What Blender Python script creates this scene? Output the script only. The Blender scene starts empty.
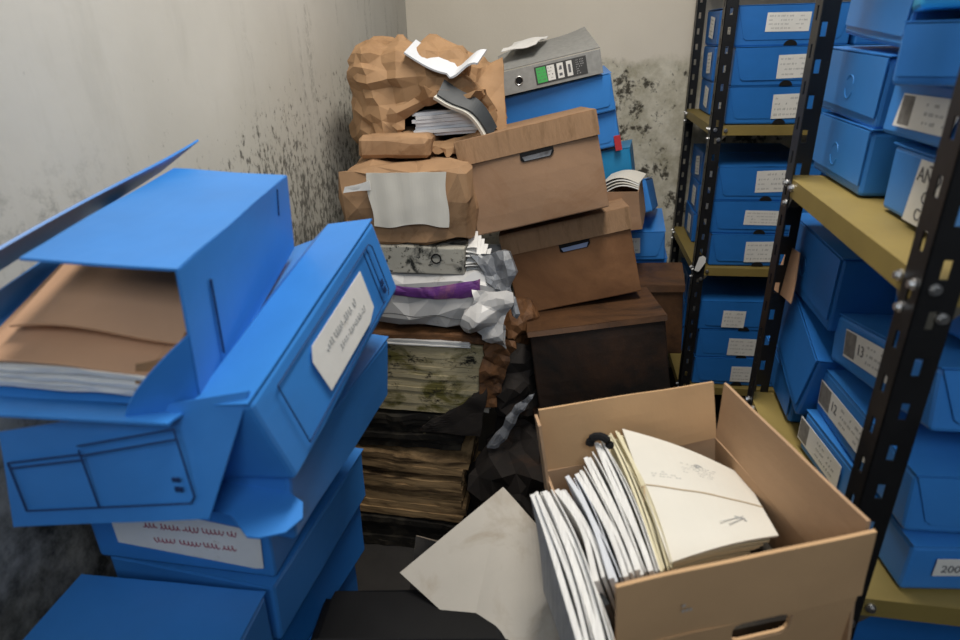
import bpy, bmesh, math, random
from mathutils import Vector, Matrix, Euler, noise
random.seed(7)
C = bpy.context.scene.collection
R = math.radians
V = Vector

# ------------------------------------------------------------------ materials
def newmat(name):
    m = bpy.data.materials.new(name); m.use_nodes = True
    nt = m.node_tree; b = nt.nodes['Principled BSDF']
    return m, nt, b
def N(nt, typ, **kw):
    n = nt.nodes.new(typ)
    for k, v in kw.items():
        if k.startswith('i_'): n.inputs[int(k[2:])].default_value = v
        else: setattr(n, k, v)
    return n
def coords(nt, scale=(1, 1, 1), kind='Object', loc=(0, 0, 0)):
    t = N(nt, 'ShaderNodeTexCoord'); mp = N(nt, 'ShaderNodeMapping')
    mp.inputs['Scale'].default_value = scale; mp.inputs['Location'].default_value = loc
    nt.links.new(t.outputs[kind], mp.inputs['Vector']); return mp.outputs['Vector']
def nz(nt, vec, scale, detail=5, rough=.6, dist=0):
    n = N(nt, 'ShaderNodeTexNoise'); n.inputs['Scale'].default_value = scale
    n.inputs['Detail'].default_value = detail; n.inputs['Roughness'].default_value = rough
    n.inputs['Distortion'].default_value = dist
    nt.links.new(vec, n.inputs['Vector']); return n.outputs['Fac']
def ramp(nt, fac, stops):
    r = N(nt, 'ShaderNodeValToRGB'); e = r.color_ramp.elements
    while len(e) < len(stops): e.new(.5)
    for i, (p, c) in enumerate(stops):
        e[i].position = p; e[i].color = (c, c, c, 1) if isinstance(c, (int, float)) else (*c, 1)
    nt.links.new(fac, r.inputs['Fac']); return r.outputs['Color']
def mixc(nt, fac, a, b, blend='MIX'):
    m = N(nt, 'ShaderNodeMix', data_type='RGBA', blend_type=blend)
    for s, v in ((0, fac), (6, a), (7, b)):
        if isinstance(v, bpy.types.NodeSocket): nt.links.new(v, m.inputs[s])
        elif s == 0: m.inputs[0].default_value = v
        else: m.inputs[s].default_value = (*v, 1)
    return m.outputs[2]
def mth(nt, op, a, b=0.0, clamp=False):
    m = N(nt, 'ShaderNodeMath', operation=op); m.use_clamp = clamp
    for i, v in enumerate((a, b)):
        if isinstance(v, bpy.types.NodeSocket): nt.links.new(v, m.inputs[i])
        else: m.inputs[i].default_value = v
    return m.outputs[0]
def bump(nt, b, h, strength=.3, dist=.005):
    n = N(nt, 'ShaderNodeBump'); n.inputs['Strength'].default_value = strength
    n.inputs['Distance'].default_value = dist
    nt.links.new(h, n.inputs['Height']); nt.links.new(n.outputs[0], b.inputs['Normal'])
def mat(name, col, rough=.7, var=.15, scale=8, metal=0, stain=None, sth=(.5, .62), sscale=9, bmp=.15, bscale=60,
        stretch=(1, 1, 1), stain2=None, s2th=(.55, .62), s2scale=25, spec=.4):
    m, nt, b = newmat(name)
    v = coords(nt, stretch)
    f = nz(nt, v, scale)
    c = mixc(nt, ramp(nt, f, [(.3, 0.), (.7, 1.)]), tuple(x*(1-var) for x in col), tuple(min(1, x*(1+var)) for x in col))
    if stain: c = mixc(nt, ramp(nt, nz(nt, v, sscale, 8, .65, .6), [(sth[0], 0.), (sth[1], 1.)]), c, stain)
    if stain2: c = mixc(nt, ramp(nt, nz(nt, v, s2scale, 8, .75), [(s2th[0], 0.), (s2th[1], 1.)]), c, stain2)
    nt.links.new(c, b.inputs['Base Color'])
    b.inputs['Roughness'].default_value = rough; b.inputs['Metallic'].default_value = metal
    b.inputs['Specular IOR Level'].default_value = spec
    if bmp: bump(nt, b, nz(nt, v, bscale), bmp)
    return m
M = {}
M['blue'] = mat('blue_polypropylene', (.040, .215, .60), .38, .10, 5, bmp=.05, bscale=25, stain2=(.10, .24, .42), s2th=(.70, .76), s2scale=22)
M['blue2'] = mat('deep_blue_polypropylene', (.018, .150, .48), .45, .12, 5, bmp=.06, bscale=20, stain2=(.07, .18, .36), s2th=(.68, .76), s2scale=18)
M['teal'] = mat('teal_blue_polypropylene', (.012, .20, .42), .45, .12, 5, bmp=.06, bscale=20)
M['lightteal'] = mat('pale_teal_polypropylene', (.03, .30, .52), .45, .12, 5, bmp=.06, bscale=20)
M['blueline'] = mat('dark_blue_ink', (.008, .03, .11), .6, 0, bmp=0)
M['bluescore'] = mat('pale_blue_score', (.06, .28, .68), .5, 0, bmp=0)
M['label'] = mat('label_paper', (.72, .71, .68), .8, .06, 12, bmp=.05, stain2=(.55, .5, .42), s2th=(.62, .7), s2scale=30)
M['ink'] = mat('label_ink', (.12, .12, .13), .8, 0, bmp=0)
M['inkfaint'] = mat('faded_ink', (.38, .38, .38), .8, 0, bmp=0)
M['inkred'] = mat('red_ink', (.30, .03, .07), .8, 0, bmp=0)
M['barcode'] = mat('grey_print_block', (.20, .19, .18), .8, .25, 80, bmp=0)
M['kraft'] = mat('kraft_board', (.33, .20, .12), .85, .10, 6, bmp=.12, bscale=90, stain=(.25, .13, .065), sth=(.52, .75), sscale=4)
M['kraftwet'] = mat('damp_kraft_board', (.24, .115, .050), .75, .14, 3, bmp=.12, bscale=60, stain=(.10, .042, .016), sth=(.40, .72), sscale=2.2)
M['kraftdark'] = mat('dark_wet_kraft_board', (.10, .045, .018), .6, .25, 4, bmp=.15, stain=(.02, .010, .005), sth=(.42, .65), sscale=4)
M['kraftblack'] = mat('soaked_kraft_board', (.030, .013, .006), .6, .35, 4, bmp=.15, stain=(.006, .004, .003), sth=(.38, .58), sscale=3)
M['kraftlid'] = mat('scuffed_kraft_lid', (.30, .18, .10), .9, .08, 90, bmp=.3, bscale=120, stretch=(1, 1, .30), stain=(.19, .11, .055), sth=(.52, .72), sscale=26)
M['carton'] = mat('tan_carton_board', (.54, .34, .18), .85, .07, 5, bmp=.10, bscale=70, stain2=(.36, .21, .11), s2th=(.66, .74), s2scale=10)
M['cartonin'] = mat('carton_inner_board', (.42, .27, .16), .9, .08, 5, bmp=.12, bscale=50, stretch=(1, 1, 3))
M['bag'] = mat('crumpled_kraft_paper', (.38, .225, .115), .75, .15, 5, bmp=.35, bscale=25, stain=(.27, .15, .07), sth=(.5, .7), sscale=6)
M['parcel'] = mat('brown_parcel_paper', (.36, .215, .115), .8, .16, 7, bmp=.35, bscale=22, stain=(.17, .09, .04), sth=(.55, .72), sscale=7, stain2=(.04, .03, .02), s2th=(.68, .74), s2scale=18)
M['brownwet'] = mat('wet_brown_paper', (.20, .09, .035), .7, .3, 8, bmp=.35, bscale=30, stain=(.04, .018, .008), sth=(.45, .62), sscale=9)
M['black_rag'] = mat('blackened_paper', (.016, .012, .010), .85, .5, 8, bmp=.5, bscale=30, stain=(.05, .024, .012), sth=(.56, .7), sscale=8)
M['white'] = mat('white_paper', (.74, .73, .71), .85, .04, 8, bmp=.06, bscale=15)
M['white2'] = mat('cool_white_paper', (.64, .66, .70), .85, .05, 8, bmp=.06, bscale=15)
M['cream'] = mat('cream_folder', (.66, .60, .42), .8, .06, 6, bmp=.08, stain=(.5, .42, .26), sth=(.6, .75), sscale=8)
M['offwhite'] = mat('off_white_folder', (.68, .65, .58), .8, .05, 5, bmp=.08, bscale=12, stain2=(.52, .46, .36), s2th=(.64, .72), s2scale=14)
M['pink'] = mat('salmon_kraft_folder', (.56, .33, .20), .8, .08, 5, bmp=.08, bscale=15)
M['mouldcream'] = mat('mouldy_cream_paper', (.52, .44, .27), .85, .15, 6, bmp=.4, bscale=30, stain=(.15, .13, .035), sth=(.50, .60), sscale=8, stain2=(.018, .016, .01), s2th=(.55, .62), s2scale=18, stretch=(.8, .8, 1.3))
M['mouldwhite'] = mat('mould_spotted_board', (.42, .40, .34), .85, .12, 6, bmp=.3, bscale=30, stain=(.02, .022, .02), sth=(.50, .60), sscale=11, stain2=(.02, .02, .018), s2th=(.56, .62), s2scale=45)
M['moulddark'] = mat('blackened_mouldy_paper', (.05, .042, .03), .85, .5, 6, bmp=.5, bscale=30, stain=(.012, .010, .008), sth=(.42, .55), sscale=7, stain2=(.22, .20, .12), s2th=(.62, .68), s2scale=14)
M['mouldwood'] = mat('water_stained_paper_block', (.42, .27, .13), .85, .3, 9, bmp=.5, bscale=24, stretch=(.6, .6, 5), stain=(.05, .028, .012), sth=(.45, .6), sscale=4)
M['plastic'] = mat('white_plastic_bag', (.52, .51, .50), .35, .10, 6, bmp=.4, bscale=16, stain2=(.30, .27, .24), s2th=(.6, .72), s2scale=10)
M['greyplastic'] = mat('grey_plastic_film', (.22, .23, .25), .35, .3, 9, bmp=.5, bscale=22, stain=(.07, .07, .075), sth=(.5, .65), sscale=8)
M['purple'] = mat('purple_print', (.15, .045, .22), .4, .35, 14, bmp=.3, bscale=20, stain=(.30, .12, .24), sth=(.5, .6), sscale=9)
M['binder'] = mat('grey_marbled_binder', (.27, .27, .26), .6, .12, 60, bmp=.05)
M['binderdark'] = mat('dark_label_ground', (.05, .05, .05), .6, .1, bmp=0)
M['green'] = mat('green_label', (.07, .42, .11), .7, .1, 20, bmp=0)
M['red'] = mat('red_card', (.45, .03, .04), .6, .1, bmp=0)
M['darkspine'] = mat('dark_grey_spine', (.035, .04, .045), .5, .2, 10, bmp=.1)
M['blackplastic'] = mat('black_plastic', (.0035, .0035, .004), .65, .3, 8, bmp=.12, bscale=18, spec=.2, stain2=(.05, .05, .05), s2th=(.74, .76), s2scale=30)
M['board'] = mat('weathered_white_board', (.48, .44, .38), .85, .07, 5, bmp=.15, bscale=14, stain=(.36, .30, .23), sth=(.52, .72), sscale=9, stain2=(.25, .18, .12), s2th=(.68, .74), s2scale=22)
M['boarddark'] = mat('damp_grey_board', (.17, .14, .11), .8, .2, 6, bmp=.2, stain=(.07, .05, .035), sth=(.5, .65), sscale=9)
M['post'] = mat('black_painted_steel', (.010, .010, .011), .38, .25, 14, metal=.0, bmp=.08, bscale=40, stain2=(.06, .05, .04), s2th=(.66, .72), s2scale=40)
M['shelf'] = mat('olive_gold_painted_steel', (.23, .17, .05), .55, .12, 7, bmp=.05, bscale=30, stain2=(.2, .13, .05), s2th=(.68, .74), s2scale=30)
M['bolt'] = mat('zinc_bolt', (.6, .6, .6), .35, .1, metal=1, bmp=0)
M['gusset'] = mat('grey_gusset_plate', (.12, .11, .09), .5, .2, metal=.4, bmp=0)
M['string'] = mat('brown_string', (.50, .38, .24), .9, .1, bmp=0)
M['dark'] = mat('black_trim_and_hole_shade', (.004, .004, .005), .9, 0, bmp=0)  # near-black for trim; also paints the shade inside uncut holes
M['floor'] = mat('dark_cement_floor', (.035, .032, .03), .85, .2, 6, bmp=.3)
M['ceil'] = mat('white_ceiling_paint', (.7, .69, .66), .9, .04, 3, bmp=.1)
M['sleeve'] = mat('clear_blue_sleeve', (.20, .26, .42), .35, .2, 10, bmp=.1)

def ridged(m, sc, st=.6, dist=.006):
    nt = m.node_tree; b = nt.nodes['Principled BSDF']; v = coords(nt)
    n = N(nt, 'ShaderNodeTexNoise', noise_type='RIDGED_MULTIFRACTAL'); n.inputs['Scale'].default_value = sc
    n.inputs['Detail'].default_value = 3; n.inputs['Roughness'].default_value = .45; n.inputs['Distortion'].default_value = .25
    nt.links.new(v, n.inputs['Vector']); bump(nt, b, n.outputs['Fac'], st, dist)
for k_, sc_ in (('bag', 7), ('parcel', 8), ('plastic', 8), ('brownwet', 10), ('greyplastic', 11), ('black_rag', 12)): ridged(M[k_], sc_)
M['pages'] = mat('fine_page_edges', (.70, .69, .67), .85, .16, 9, bmp=.2, bscale=9, stretch=(55, 2, 1))
M['innerwall'] = mat('low_bounce_wall_paint', (.33, .32, .30), .9, .04, 3, bmp=.1)  # unseen right wall, tone lowered to cut light bouncing off it
def wall_left_mat():
    m, nt, b = newmat('mouldy_white_plaster')
    v = coords(nt); sep = N(nt, 'ShaderNodeSeparateXYZ'); nt.links.new(v, sep.inputs[0])
    Y, Z = sep.outputs[1], sep.outputs[2]
    base = mixc(nt, ramp(nt, nz(nt, v, 1.7, 4), [(.3, 0.), (.7, 1.)]), (.50, .485, .445), (.60, .585, .54))
    vs = coords(nt, (1, 1, .22))
    streak = ramp(nt, nz(nt, vs, 11, 6, .7), [(.52, 0.), (.72, 1.)])
    base = mixc(nt, mth(nt, 'MULTIPLY', streak, .22), base, (.33, .32, .28))
    # height mask: mould thickens towards floor, and towards the far corner
    zz = mth(nt, 'ADD', Z, mth(nt, 'MULTIPLY', nz(nt, v, 3.5, 5), .38))       # z + noise
    low = N(nt, 'ShaderNodeMapRange', interpolation_type='SMOOTHSTEP'); nt.links.new(zz, low.inputs[0])
    low.inputs[1].default_value = 1.88; low.inputs[2].default_value = 1.46
    nearc = N(nt, 'ShaderNodeMapRange', interpolation_type='SMOOTHSTEP'); nt.links.new(Y, nearc.inputs[0])
    nearc.inputs[1].default_value = .80; nearc.inputs[2].default_value = 1.5
    nearc.inputs[3].default_value = .35
    msk = mth(nt, 'MULTIPLY', low.outputs[0], nearc.outputs[0])
    vv = coords(nt, (1, 1.2, .75))
    sp = nz(nt, vv, 42, 9, .78)
    th = mth(nt, 'SUBTRACT', .70, mth(nt, 'MULTIPLY', msk, .225))
    spots = mth(nt, 'MULTIPLY', mth(nt, 'SUBTRACT', sp, th), 14, True)
    c = mixc(nt, mth(nt, 'MULTIPLY', msk, .30), base, (.30, .28, .19))
    c = mixc(nt, mth(nt, 'MULTIPLY', spots, .82), c, (.055, .05, .04))
    # second patch near the camera end, cooler and finer
    zz2 = mth(nt, 'ADD', Z, mth(nt, 'MULTIPLY', nz(nt, v, 5, 5), .5))
    l2 = N(nt, 'ShaderNodeMapRange', interpolation_type='SMOOTHSTEP'); nt.links.new(zz2, l2.inputs[0])
    l2.inputs[1].default_value = 1.76; l2.inputs[2].default_value = 1.55
    n2 = N(nt, 'ShaderNodeMapRange', interpolation_type='SMOOTHSTEP'); nt.links.new(Y, n2.inputs[0])
    n2.inputs[1].default_value = 1.0; n2.inputs[2].default_value = .8
    m2 = mth(nt, 'MULTIPLY', l2.outputs[0], n2.outputs[0])
    s2 = mth(nt, 'MULTIPLY', mth(nt, 'SUBTRACT', nz(nt, v, 26, 10, .8), .50), 7, True)
    c = mixc(nt, mth(nt, 'MULTIPLY', mth(nt, 'MULTIPLY', m2, s2), .7), c, (.12, .125, .11))
    l3 = N(nt, 'ShaderNodeMapRange', interpolation_type='SMOOTHSTEP'); nt.links.new(zz2, l3.inputs[0])
    l3.inputs[1].default_value = 1.50; l3.inputs[2].default_value = 1.22
    s3 = ramp(nt, nz(nt, v, 15, 8, .7), [(.36, 1.), (.66, .45)])
    c = mixc(nt, mth(nt, 'MULTIPLY', l3.outputs[0], s3), c, (.025, .024, .02))
    # vertical grey drips high near the corner
    d1 = N(nt, 'ShaderNodeMapRange', interpolation_type='SMOOTHSTEP'); nt.links.new(Y, d1.inputs[0])
    d1.inputs[1].default_value = 1.35; d1.inputs[2].default_value = 1.7
    vd = coords(nt, (1, 1, .12))
    dr = mth(nt, 'MULTIPLY', mth(nt, 'SUBTRACT', nz(nt, vd, 16, 6, .6), .56), 9, True)
    gr = ramp(nt, nz(nt, v, 70, 6, .7), [(.42, 0.), (.60, 1.)])
    c = mixc(nt, mth(nt, 'MULTIPLY', mth(nt, 'MULTIPLY', mth(nt, 'MULTIPLY', dr, gr), d1.outputs[0]), .55), c, (.13, .125, .11))
    nt.links.new(c, b.inputs['Base Color']); b.inputs['Roughness'].default_value = .85
    bump(nt, b, nz(nt, v, 60, 6), .12); return m
def wall_back_mat():
    m, nt, b = newmat('damp_stained_cream_plaster')
    v = coords(nt); sep = N(nt, 'ShaderNodeSeparateXYZ'); nt.links.new(v, sep.inputs[0])
    Z = sep.outputs[2]
    base = mixc(nt, ramp(nt, nz(nt, v, 1.5, 4), [(.3, 0.), (.7, 1.)]), (.72, .655, .55), (.80, .73, .62))
    zz = mth(nt, 'ADD', Z, mth(nt, 'MULTIPLY', nz(nt, v, 5, 6, .7), .16))
    low = N(nt, 'ShaderNodeMapRange', interpolation_type='SMOOTHSTEP'); nt.links.new(zz, low.inputs[0])
    low.inputs[1].default_value = 1.595; low.inputs[2].default_value = 1.545
    damp = mixc(nt, ramp(nt, nz(nt, v, 9, 8, .7), [(.38, 0.), (.62, 1.)]), (.44, .40, .29), (.76, .71, .59))
    damp = mixc(nt, ramp(nt, nz(nt, v, 45, 8, .75), [(.5, 0.), (.68, .55)]), damp, (.66, .64, .56))
    sp = mth(nt, 'ADD', mth(nt, 'MULTIPLY', nz(nt, v, 11, 8, .65, .5), .65), mth(nt, 'MULTIPLY', nz(nt, v, 55, 6, .7), .35))
    sp = mth(nt, 'ADD', sp, mth(nt, 'MULTIPLY', mth(nt, 'SUBTRACT', nz(nt, v, 3.2, 2, .5), .5), .28))
    damp = mixc(nt, ramp(nt, sp, [(.525, 0.), (.585, .93)]), damp, (.035, .028, .018))
    c = mixc(nt, low.outputs[0], base, damp)
    nt.links.new(c, b.inputs['Base Color']); b.inputs['Roughness'].default_value = .88
    bump(nt, b, nz(nt, v, 50, 8, .7), .25); return m
M['wall_left'] = wall_left_mat(); M['wall_back'] = wall_back_mat()

# ------------------------------------------------------------------ mesh helpers
def link(name, bm, m, parent=None, smooth=False, label=None):
    bmesh.ops.recalc_face_normals(bm, faces=bm.faces)
    me = bpy.data.meshes.new(name); bm.to_mesh(me); bm.free()
    me.materials.append(M[m] if isinstance(m, str) else m)
    if smooth:
        for p in me.polygons: p.use_smooth = True
    o = bpy.data.objects.new(name, me); C.objects.link(o)
    if parent: o.parent = parent
    if label: o['label'] = label
    return o
def tag(o, label, cat, group=None, kind=None):
    o['label'] = label; o['category'] = cat
    if group: o['group'] = group
    if kind: o['kind'] = kind
    return o
def thing(name, label, cat, loc, rot=(0, 0, 0), group=None):
    o = bpy.data.objects.new(name, None); C.objects.link(o); o.empty_display_size = .05
    o.location = loc; o.rotation_euler = [R(a) for a in rot]
    return tag(o, label, cat, group)
def solo(name, bm, m, label, cat, group=None, smooth=False):
    lo = V((1e9,)*3); hi = -lo
    for v in bm.verts:
        for i in range(3): lo[i] = min(lo[i], v.co[i]); hi[i] = max(hi[i], v.co[i])
    c = V(((lo.x+hi.x)/2, (lo.y+hi.y)/2, lo.z))
    for v in bm.verts: v.co -= c
    o = link(name, bm, m, None, smooth); o.location = c
    return tag(o, label, cat, group)
def rebase(bm, root):
    mi = (Matrix.Translation(root.location) @ root.rotation_euler.to_matrix().to_4x4()).inverted()
    for v in bm.verts: v.co = mi @ v.co
    return bm
def box(bm, c, s, rot=None, bev=0, seg=2):
    r = bmesh.ops.create_cube(bm, size=1)
    vs = r['verts']
    for v in vs: v.co = V((v.co.x*s[0], v.co.y*s[1], v.co.z*s[2]))
    if bev:
        es = list({e for v in vs for e in v.link_edges})
        rr = bmesh.ops.bevel(bm, geom=es, offset=bev, segments=seg, affect='EDGES', profile=.5)
        vs = list({v for v in rr['verts']} | {v for v in vs if v.is_valid})
    mt = Matrix.Translation(V(c)) @ (Euler([R(a) for a in rot]).to_matrix().to_4x4() if rot else Matrix())
    for v in vs: v.co = mt @ v.co
    return bm
def bbox_bm(w, d, h, bev=.005, seg=2, cuts=0, amp=0, freq=8, seed=0, bulge=0):
    bm = bmesh.new(); box(bm, (0, 0, h/2), (w, d, h), bev=bev, seg=seg)
    if cuts:
        es = [e for e in bm.edges if e.calc_length() > min(w, d, h)*.5]
        bmesh.ops.subdivide_edges(bm, edges=es, cuts=cuts, use_grid_fill=True)
    if amp or bulge:
        for v in bm.verts:
            n = noise.noise_vector(v.co*freq + V((seed*3.1, seed*1.7, seed)))
            v.co += n*amp
            if bulge:
                k = (1-(2*v.co.x/w)**2)*(1-min(1, (2*v.co.z/h-1)**2))
                v.co.y += math.copysign(bulge*max(0, k), v.co.y)
    return bm
def patch(fn, nu, nv, th, bm=None):
    """sheet with real thickness from fn(u,v)->Vector, offset along its own normal"""
    bm = bm or bmesh.new(); g = []; g2 = []
    P = [[V(fn(i/nu, j/nv)) for j in range(nv+1)] for i in range(nu+1)]
    for i in range(nu+1):
        a = []; b = []
        for j in range(nv+1):
            du = P[min(nu, i+1)][j]-P[max(0, i-1)][j]; dv = P[i][min(nv, j+1)]-P[i][max(0, j-1)]
            n = du.cross(dv)
            n = n.normalized() if n.length > 1e-12 else V((0, 0, 1))
            a.append(bm.verts.new(P[i][j]+n*th/2)); b.append(bm.verts.new(P[i][j]-n*th/2))
        g.append(a); g2.append(b)
    for i in range(nu):
        for j in range(nv):
            bm.faces.new((g[i][j], g[i+1][j], g[i+1][j+1], g[i][j+1]))
            bm.faces.new((g2[i][j], g2[i][j+1], g2[i+1][j+1], g2[i+1][j]))
    for i in range(nu):
        bm.faces.new((g[i][0], g2[i][0], g2[i+1][0], g[i+1][0]))
        bm.faces.new((g[i][nv], g[i+1][nv], g2[i+1][nv], g2[i][nv]))
    for j in range(nv):
        bm.faces.new((g[0][j], g[0][j+1], g2[0][j+1], g2[0][j]))
        bm.faces.new((g[nu][j], g2[nu][j], g2[nu][j+1], g[nu][j+1]))
    return bm
def quad(a, b, c, d, n=1, m=1, th=.002, amp=0, freq=10, seed=0, bm=None, sag=0):
    """a-b bottom edge, d-c top edge"""
    a, b, c, d = map(V, (a, b, c, d))
    nn = (b-a).cross(d-a).normalized()
    def f(u, v):
        p = (a*(1-u)+b*u)*(1-v)+(d*(1-u)+c*u)*v
        if amp: p = p+nn*amp*noise.noise(p*freq+V((seed, 0, seed*2)))
        if sag: p = p+nn*sag*4*u*(1-u)*v
        return p
    return patch(f, n, m, th, bm)
def poly(pts, th, mtx=None, bm=None):
    """flat polygon in local xy extruded by th in z, placed by mtx"""
    bm = bm or bmesh.new(); mtx = mtx or Matrix()
    a = [bm.verts.new(mtx @ V((x, y, 0))) for x, y in pts]; b = [bm.verts.new(mtx @ V((x, y, th))) for x, y in pts]
    bm.faces.new(a[::-1]); bm.faces.new(b)
    n = len(pts)
    for i in range(n): bm.faces.new((a[i], a[(i+1) % n], b[(i+1) % n], b[i]))
    return bm
def facem(face, w, d, h):
    if face == 'F': o, u, v = V((0, -d/2, 0)), V((1, 0, 0)), V((0, 0, 1))
    elif face == 'L': o, u, v = V((-w/2, 0, 0)), V((0, -1, 0)), V((0, 0, 1))
    elif face == 'R': o, u, v = V((w/2, 0, 0)), V((0, 1, 0)), V((0, 0, 1))
    elif face == 'K': o, u, v = V((0, d/2, 0)), V((-1, 0, 0)), V((0, 0, 1))
    else: o, u, v = V((0, 0, h)), V((1, 0, 0)), V((0, 1, 0))
    n = u.cross(v)
    return Matrix(((u.x, v.x, n.x, o.x), (u.y, v.y, n.y, o.y), (u.z, v.z, n.z, o.z), (0, 0, 0, 1)))
def tube(bm, pts, r, n=8, closed=False):
    rings = []
    pts = [V(p) for p in pts]
    for i, p in enumerate(pts):
        t = (pts[min(len(pts)-1, i+1)]-pts[max(0, i-1)]).normalized()
        a = t.cross(V((0, 0, 1)) if abs(t.z) < .9 else V((1, 0, 0))).normalized(); b = t.cross(a)
        rings.append([bm.verts.new(p+a*math.cos(2*math.pi*k/n)*r+b*math.sin(2*math.pi*k/n)*r) for k in range(n)])
    for i in range(len(rings)-1):
        for k in range(n): bm.faces.new((rings[i][k], rings[i][(k+1) % n], rings[i+1][(k+1) % n], rings[i+1][k]))
    bm.faces.new(rings[0][::-1]); bm.faces.new(rings[-1])
    return bm
def text_bm(s, size, mtx):
    cu = bpy.data.curves.new('t', 'FONT'); cu.body = s; cu.size = size; cu.align_x = 'CENTER'; cu.align_y = 'CENTER'
    cu.extrude = .0003
    o = bpy.data.objects.new('t', cu); C.objects.link(o)
    dg = bpy.context.evaluated_depsgraph_get(); me = bpy.data.meshes.new_from_object(o.evaluated_get(dg))
    bm = bmesh.new(); bm.from_mesh(me); bpy.data.meshes.remove(me); bpy.data.objects.remove(o); bpy.data.curves.remove(cu)
    for v in bm.verts: v.co = mtx @ v.co
    return bm
def scribble(bm, mtx, x0, x1, y0, y1, rows, rnd, fill=.8, hgt=.45):
    dy = (y1-y0)/rows
    for r_ in range(rows):
        x = x0; yc = y1-dy*(r_+.5)
        while x < x1:
            l = rnd.uniform(.004, .014)
            if x+l > x1: break
            if rnd.random() < fill:
                hh = dy*hgt*rnd.uniform(.6, 1)
                # broken strokes, no real characters
                k = max(1, int(l/.0035))
                for q in range(k):
                    xa = x+q*l/k
                    poly([(xa, yc-hh/2), (xa+l/k*.55, yc-hh/2), (xa+l/k*.75, yc+hh/2), (xa+l/k*.2, yc+hh/2*rnd.uniform(.3, 1))], .0003, mtx, bm)
            x += l+rnd.uniform(.002, .005)
    return bm

# ------------------------------------------------------------------ blue archive box
def add_label(root, face, dims, cx, cy, lw, lh, seed=1, rows=4, skew=0, turn=0, style='print', mname='label', ink='inkfaint', texts=None, off=.0035):
    rnd = random.Random(seed)
    fm = facem(face, *dims) @ Matrix.Translation((cx, cy, off)) @ Matrix.Rotation(R(turn), 4, 'Z')
    x, y = lw/2, lh/2
    lab = link('label', poly([(-x+skew, -y), (x+skew, -y+.001), (x, y), (-x, y-.001)], .0008, fm), mname, root, label='white paper label')
    m2 = fm @ Matrix.Translation((0, 0, .0009))
    if style == 'print':
        link('printing', scribble(bmesh.new(), m2, -x+.008, x-.006, -y+.005, y-.005, rows, rnd), ink, lab)
    elif style == 'barcode':
        link('barcode', poly([(-x+.002, -y+.004), (-x+lw*.23, -y+.004), (-x+lw*.23, y-.003), (-x+.002, y-.003)], .0003, m2), 'barcode', lab)
        link('printing', scribble(bmesh.new(), m2, -x+lw*.45, x-.006, -y+.006, y-.005, 3, rnd), ink, lab)
    if texts:
        for (s, size, tx, ty) in texts:
            link('lettering', text_bm(s, size, m2 @ Matrix.Translation((tx, ty, .0003))), 'ink', lab)
    return lab
def blue_box(label, loc, rot, dims=(.36, .28, .12), m='blue', group=None, labels=(), ring=None, notch=None, flap='F', seed=0, simple=False, name='archive_box', dent=None, flapw=.8, amp=.0025):
    w, d, h = dims
    t = thing(name, label, 'archive box', loc, rot, group)
    bm = bbox_bm(w, d, h-.002, .006, 2, 4, amp, 7, seed+1)
    if dent:
        for v in bm.verts: v.co.z -= dent(v.co.x, v.co.y)*max(0, v.co.z/h)
    link('body', bm, m, t, smooth=False)
    # lid: top sheet folded down over the front, the tongue ends in slanted sides
    def dn(x, y): return dent(x, y) if dent else 0
    top = patch(lambda u, v: (-w/2-.001+(w+.002)*u, -d/2-.002+(d+.002)*v, h+.0005+.0015*noise.noise(V((u*3, v*3, seed)))-dn(-w/2+w*u, -d/2+d*v)), 8, 8, .0018)
    link('lid', top, m, t)
    if flap:
        fm = facem(flap, w, d, h) @ Matrix.Translation((0, 0, .0012))
        fw = (w if flap in 'FK' else d)
        a = fw/2-.001; b = fw/2*flapw
        link('lid_tongue', poly([(-b, h*.16), (b, h*.16), (b+(a-b)*.25, h*.22), (a, h-.002), (-a, h-.002), (-b-(a-b)*.25, h*.22)], .0018, fm), m, t)
    if notch is not None and not simple:
        f_, nx = notch
        fm = facem(f_, w, d, h) @ Matrix.Translation((nx, .0015, .0012))
        link('finger_notch', poly([(math.cos(math.pi*k/12)*.021, math.sin(math.pi*k/12)*.017) for k in range(13)], .0022, fm), 'dark', t, label='dark half round finger notch')  # notch is not cut; a dark half disc paints its shade
    if ring and not simple:
        f_, rx, ry = ring
        fm = facem(f_, w, d, h)
        bm = bmesh.new()
        for (a0, a1) in ((.3, 2.6), (3.4, 5.9)):
            tube(bm, [fm @ V((rx+.016*math.cos(a), ry+.018*math.sin(a), .0034)) for a in [a0+(a1-a0)*k/10 for k in range(11)]], .0006, 5)
        link('punched_ring', bm, 'bluescore', t)
    for L in labels: add_label(t, L[0], dims, *L[1:5], **L[5])
    return t

# ------------------------------------------------------------------ room shell
def shell(name, c, s, m):
    o = link(name, box(bmesh.new(), (0, 0, 0), s), m); o.location = c; o['kind'] = 'structure'; return o
XL = -.735
shell('floor', (.6, .8, -.05), (2.9, 4.8, .1), 'floor')
o = link('wall_left', box(bmesh.new(), (XL-.05, .8, 1.4), (.1, 4.8, 2.8)), 'wall_left'); o['kind'] = 'structure'
o = link('wall_back', box(bmesh.new(), (.6, 3.05, 1.4), (2.9, .1, 2.8)), 'wall_back'); o['kind'] = 'structure'
o = link('wall_right', box(bmesh.new(), (1.95, .8, 1.4), (.1, 4.8, 2.8)), 'innerwall'); o['kind'] = 'structure'
shell('ceiling', (.6, .8, 2.85), (2.9, 4.8, .1), 'ceil')

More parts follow.
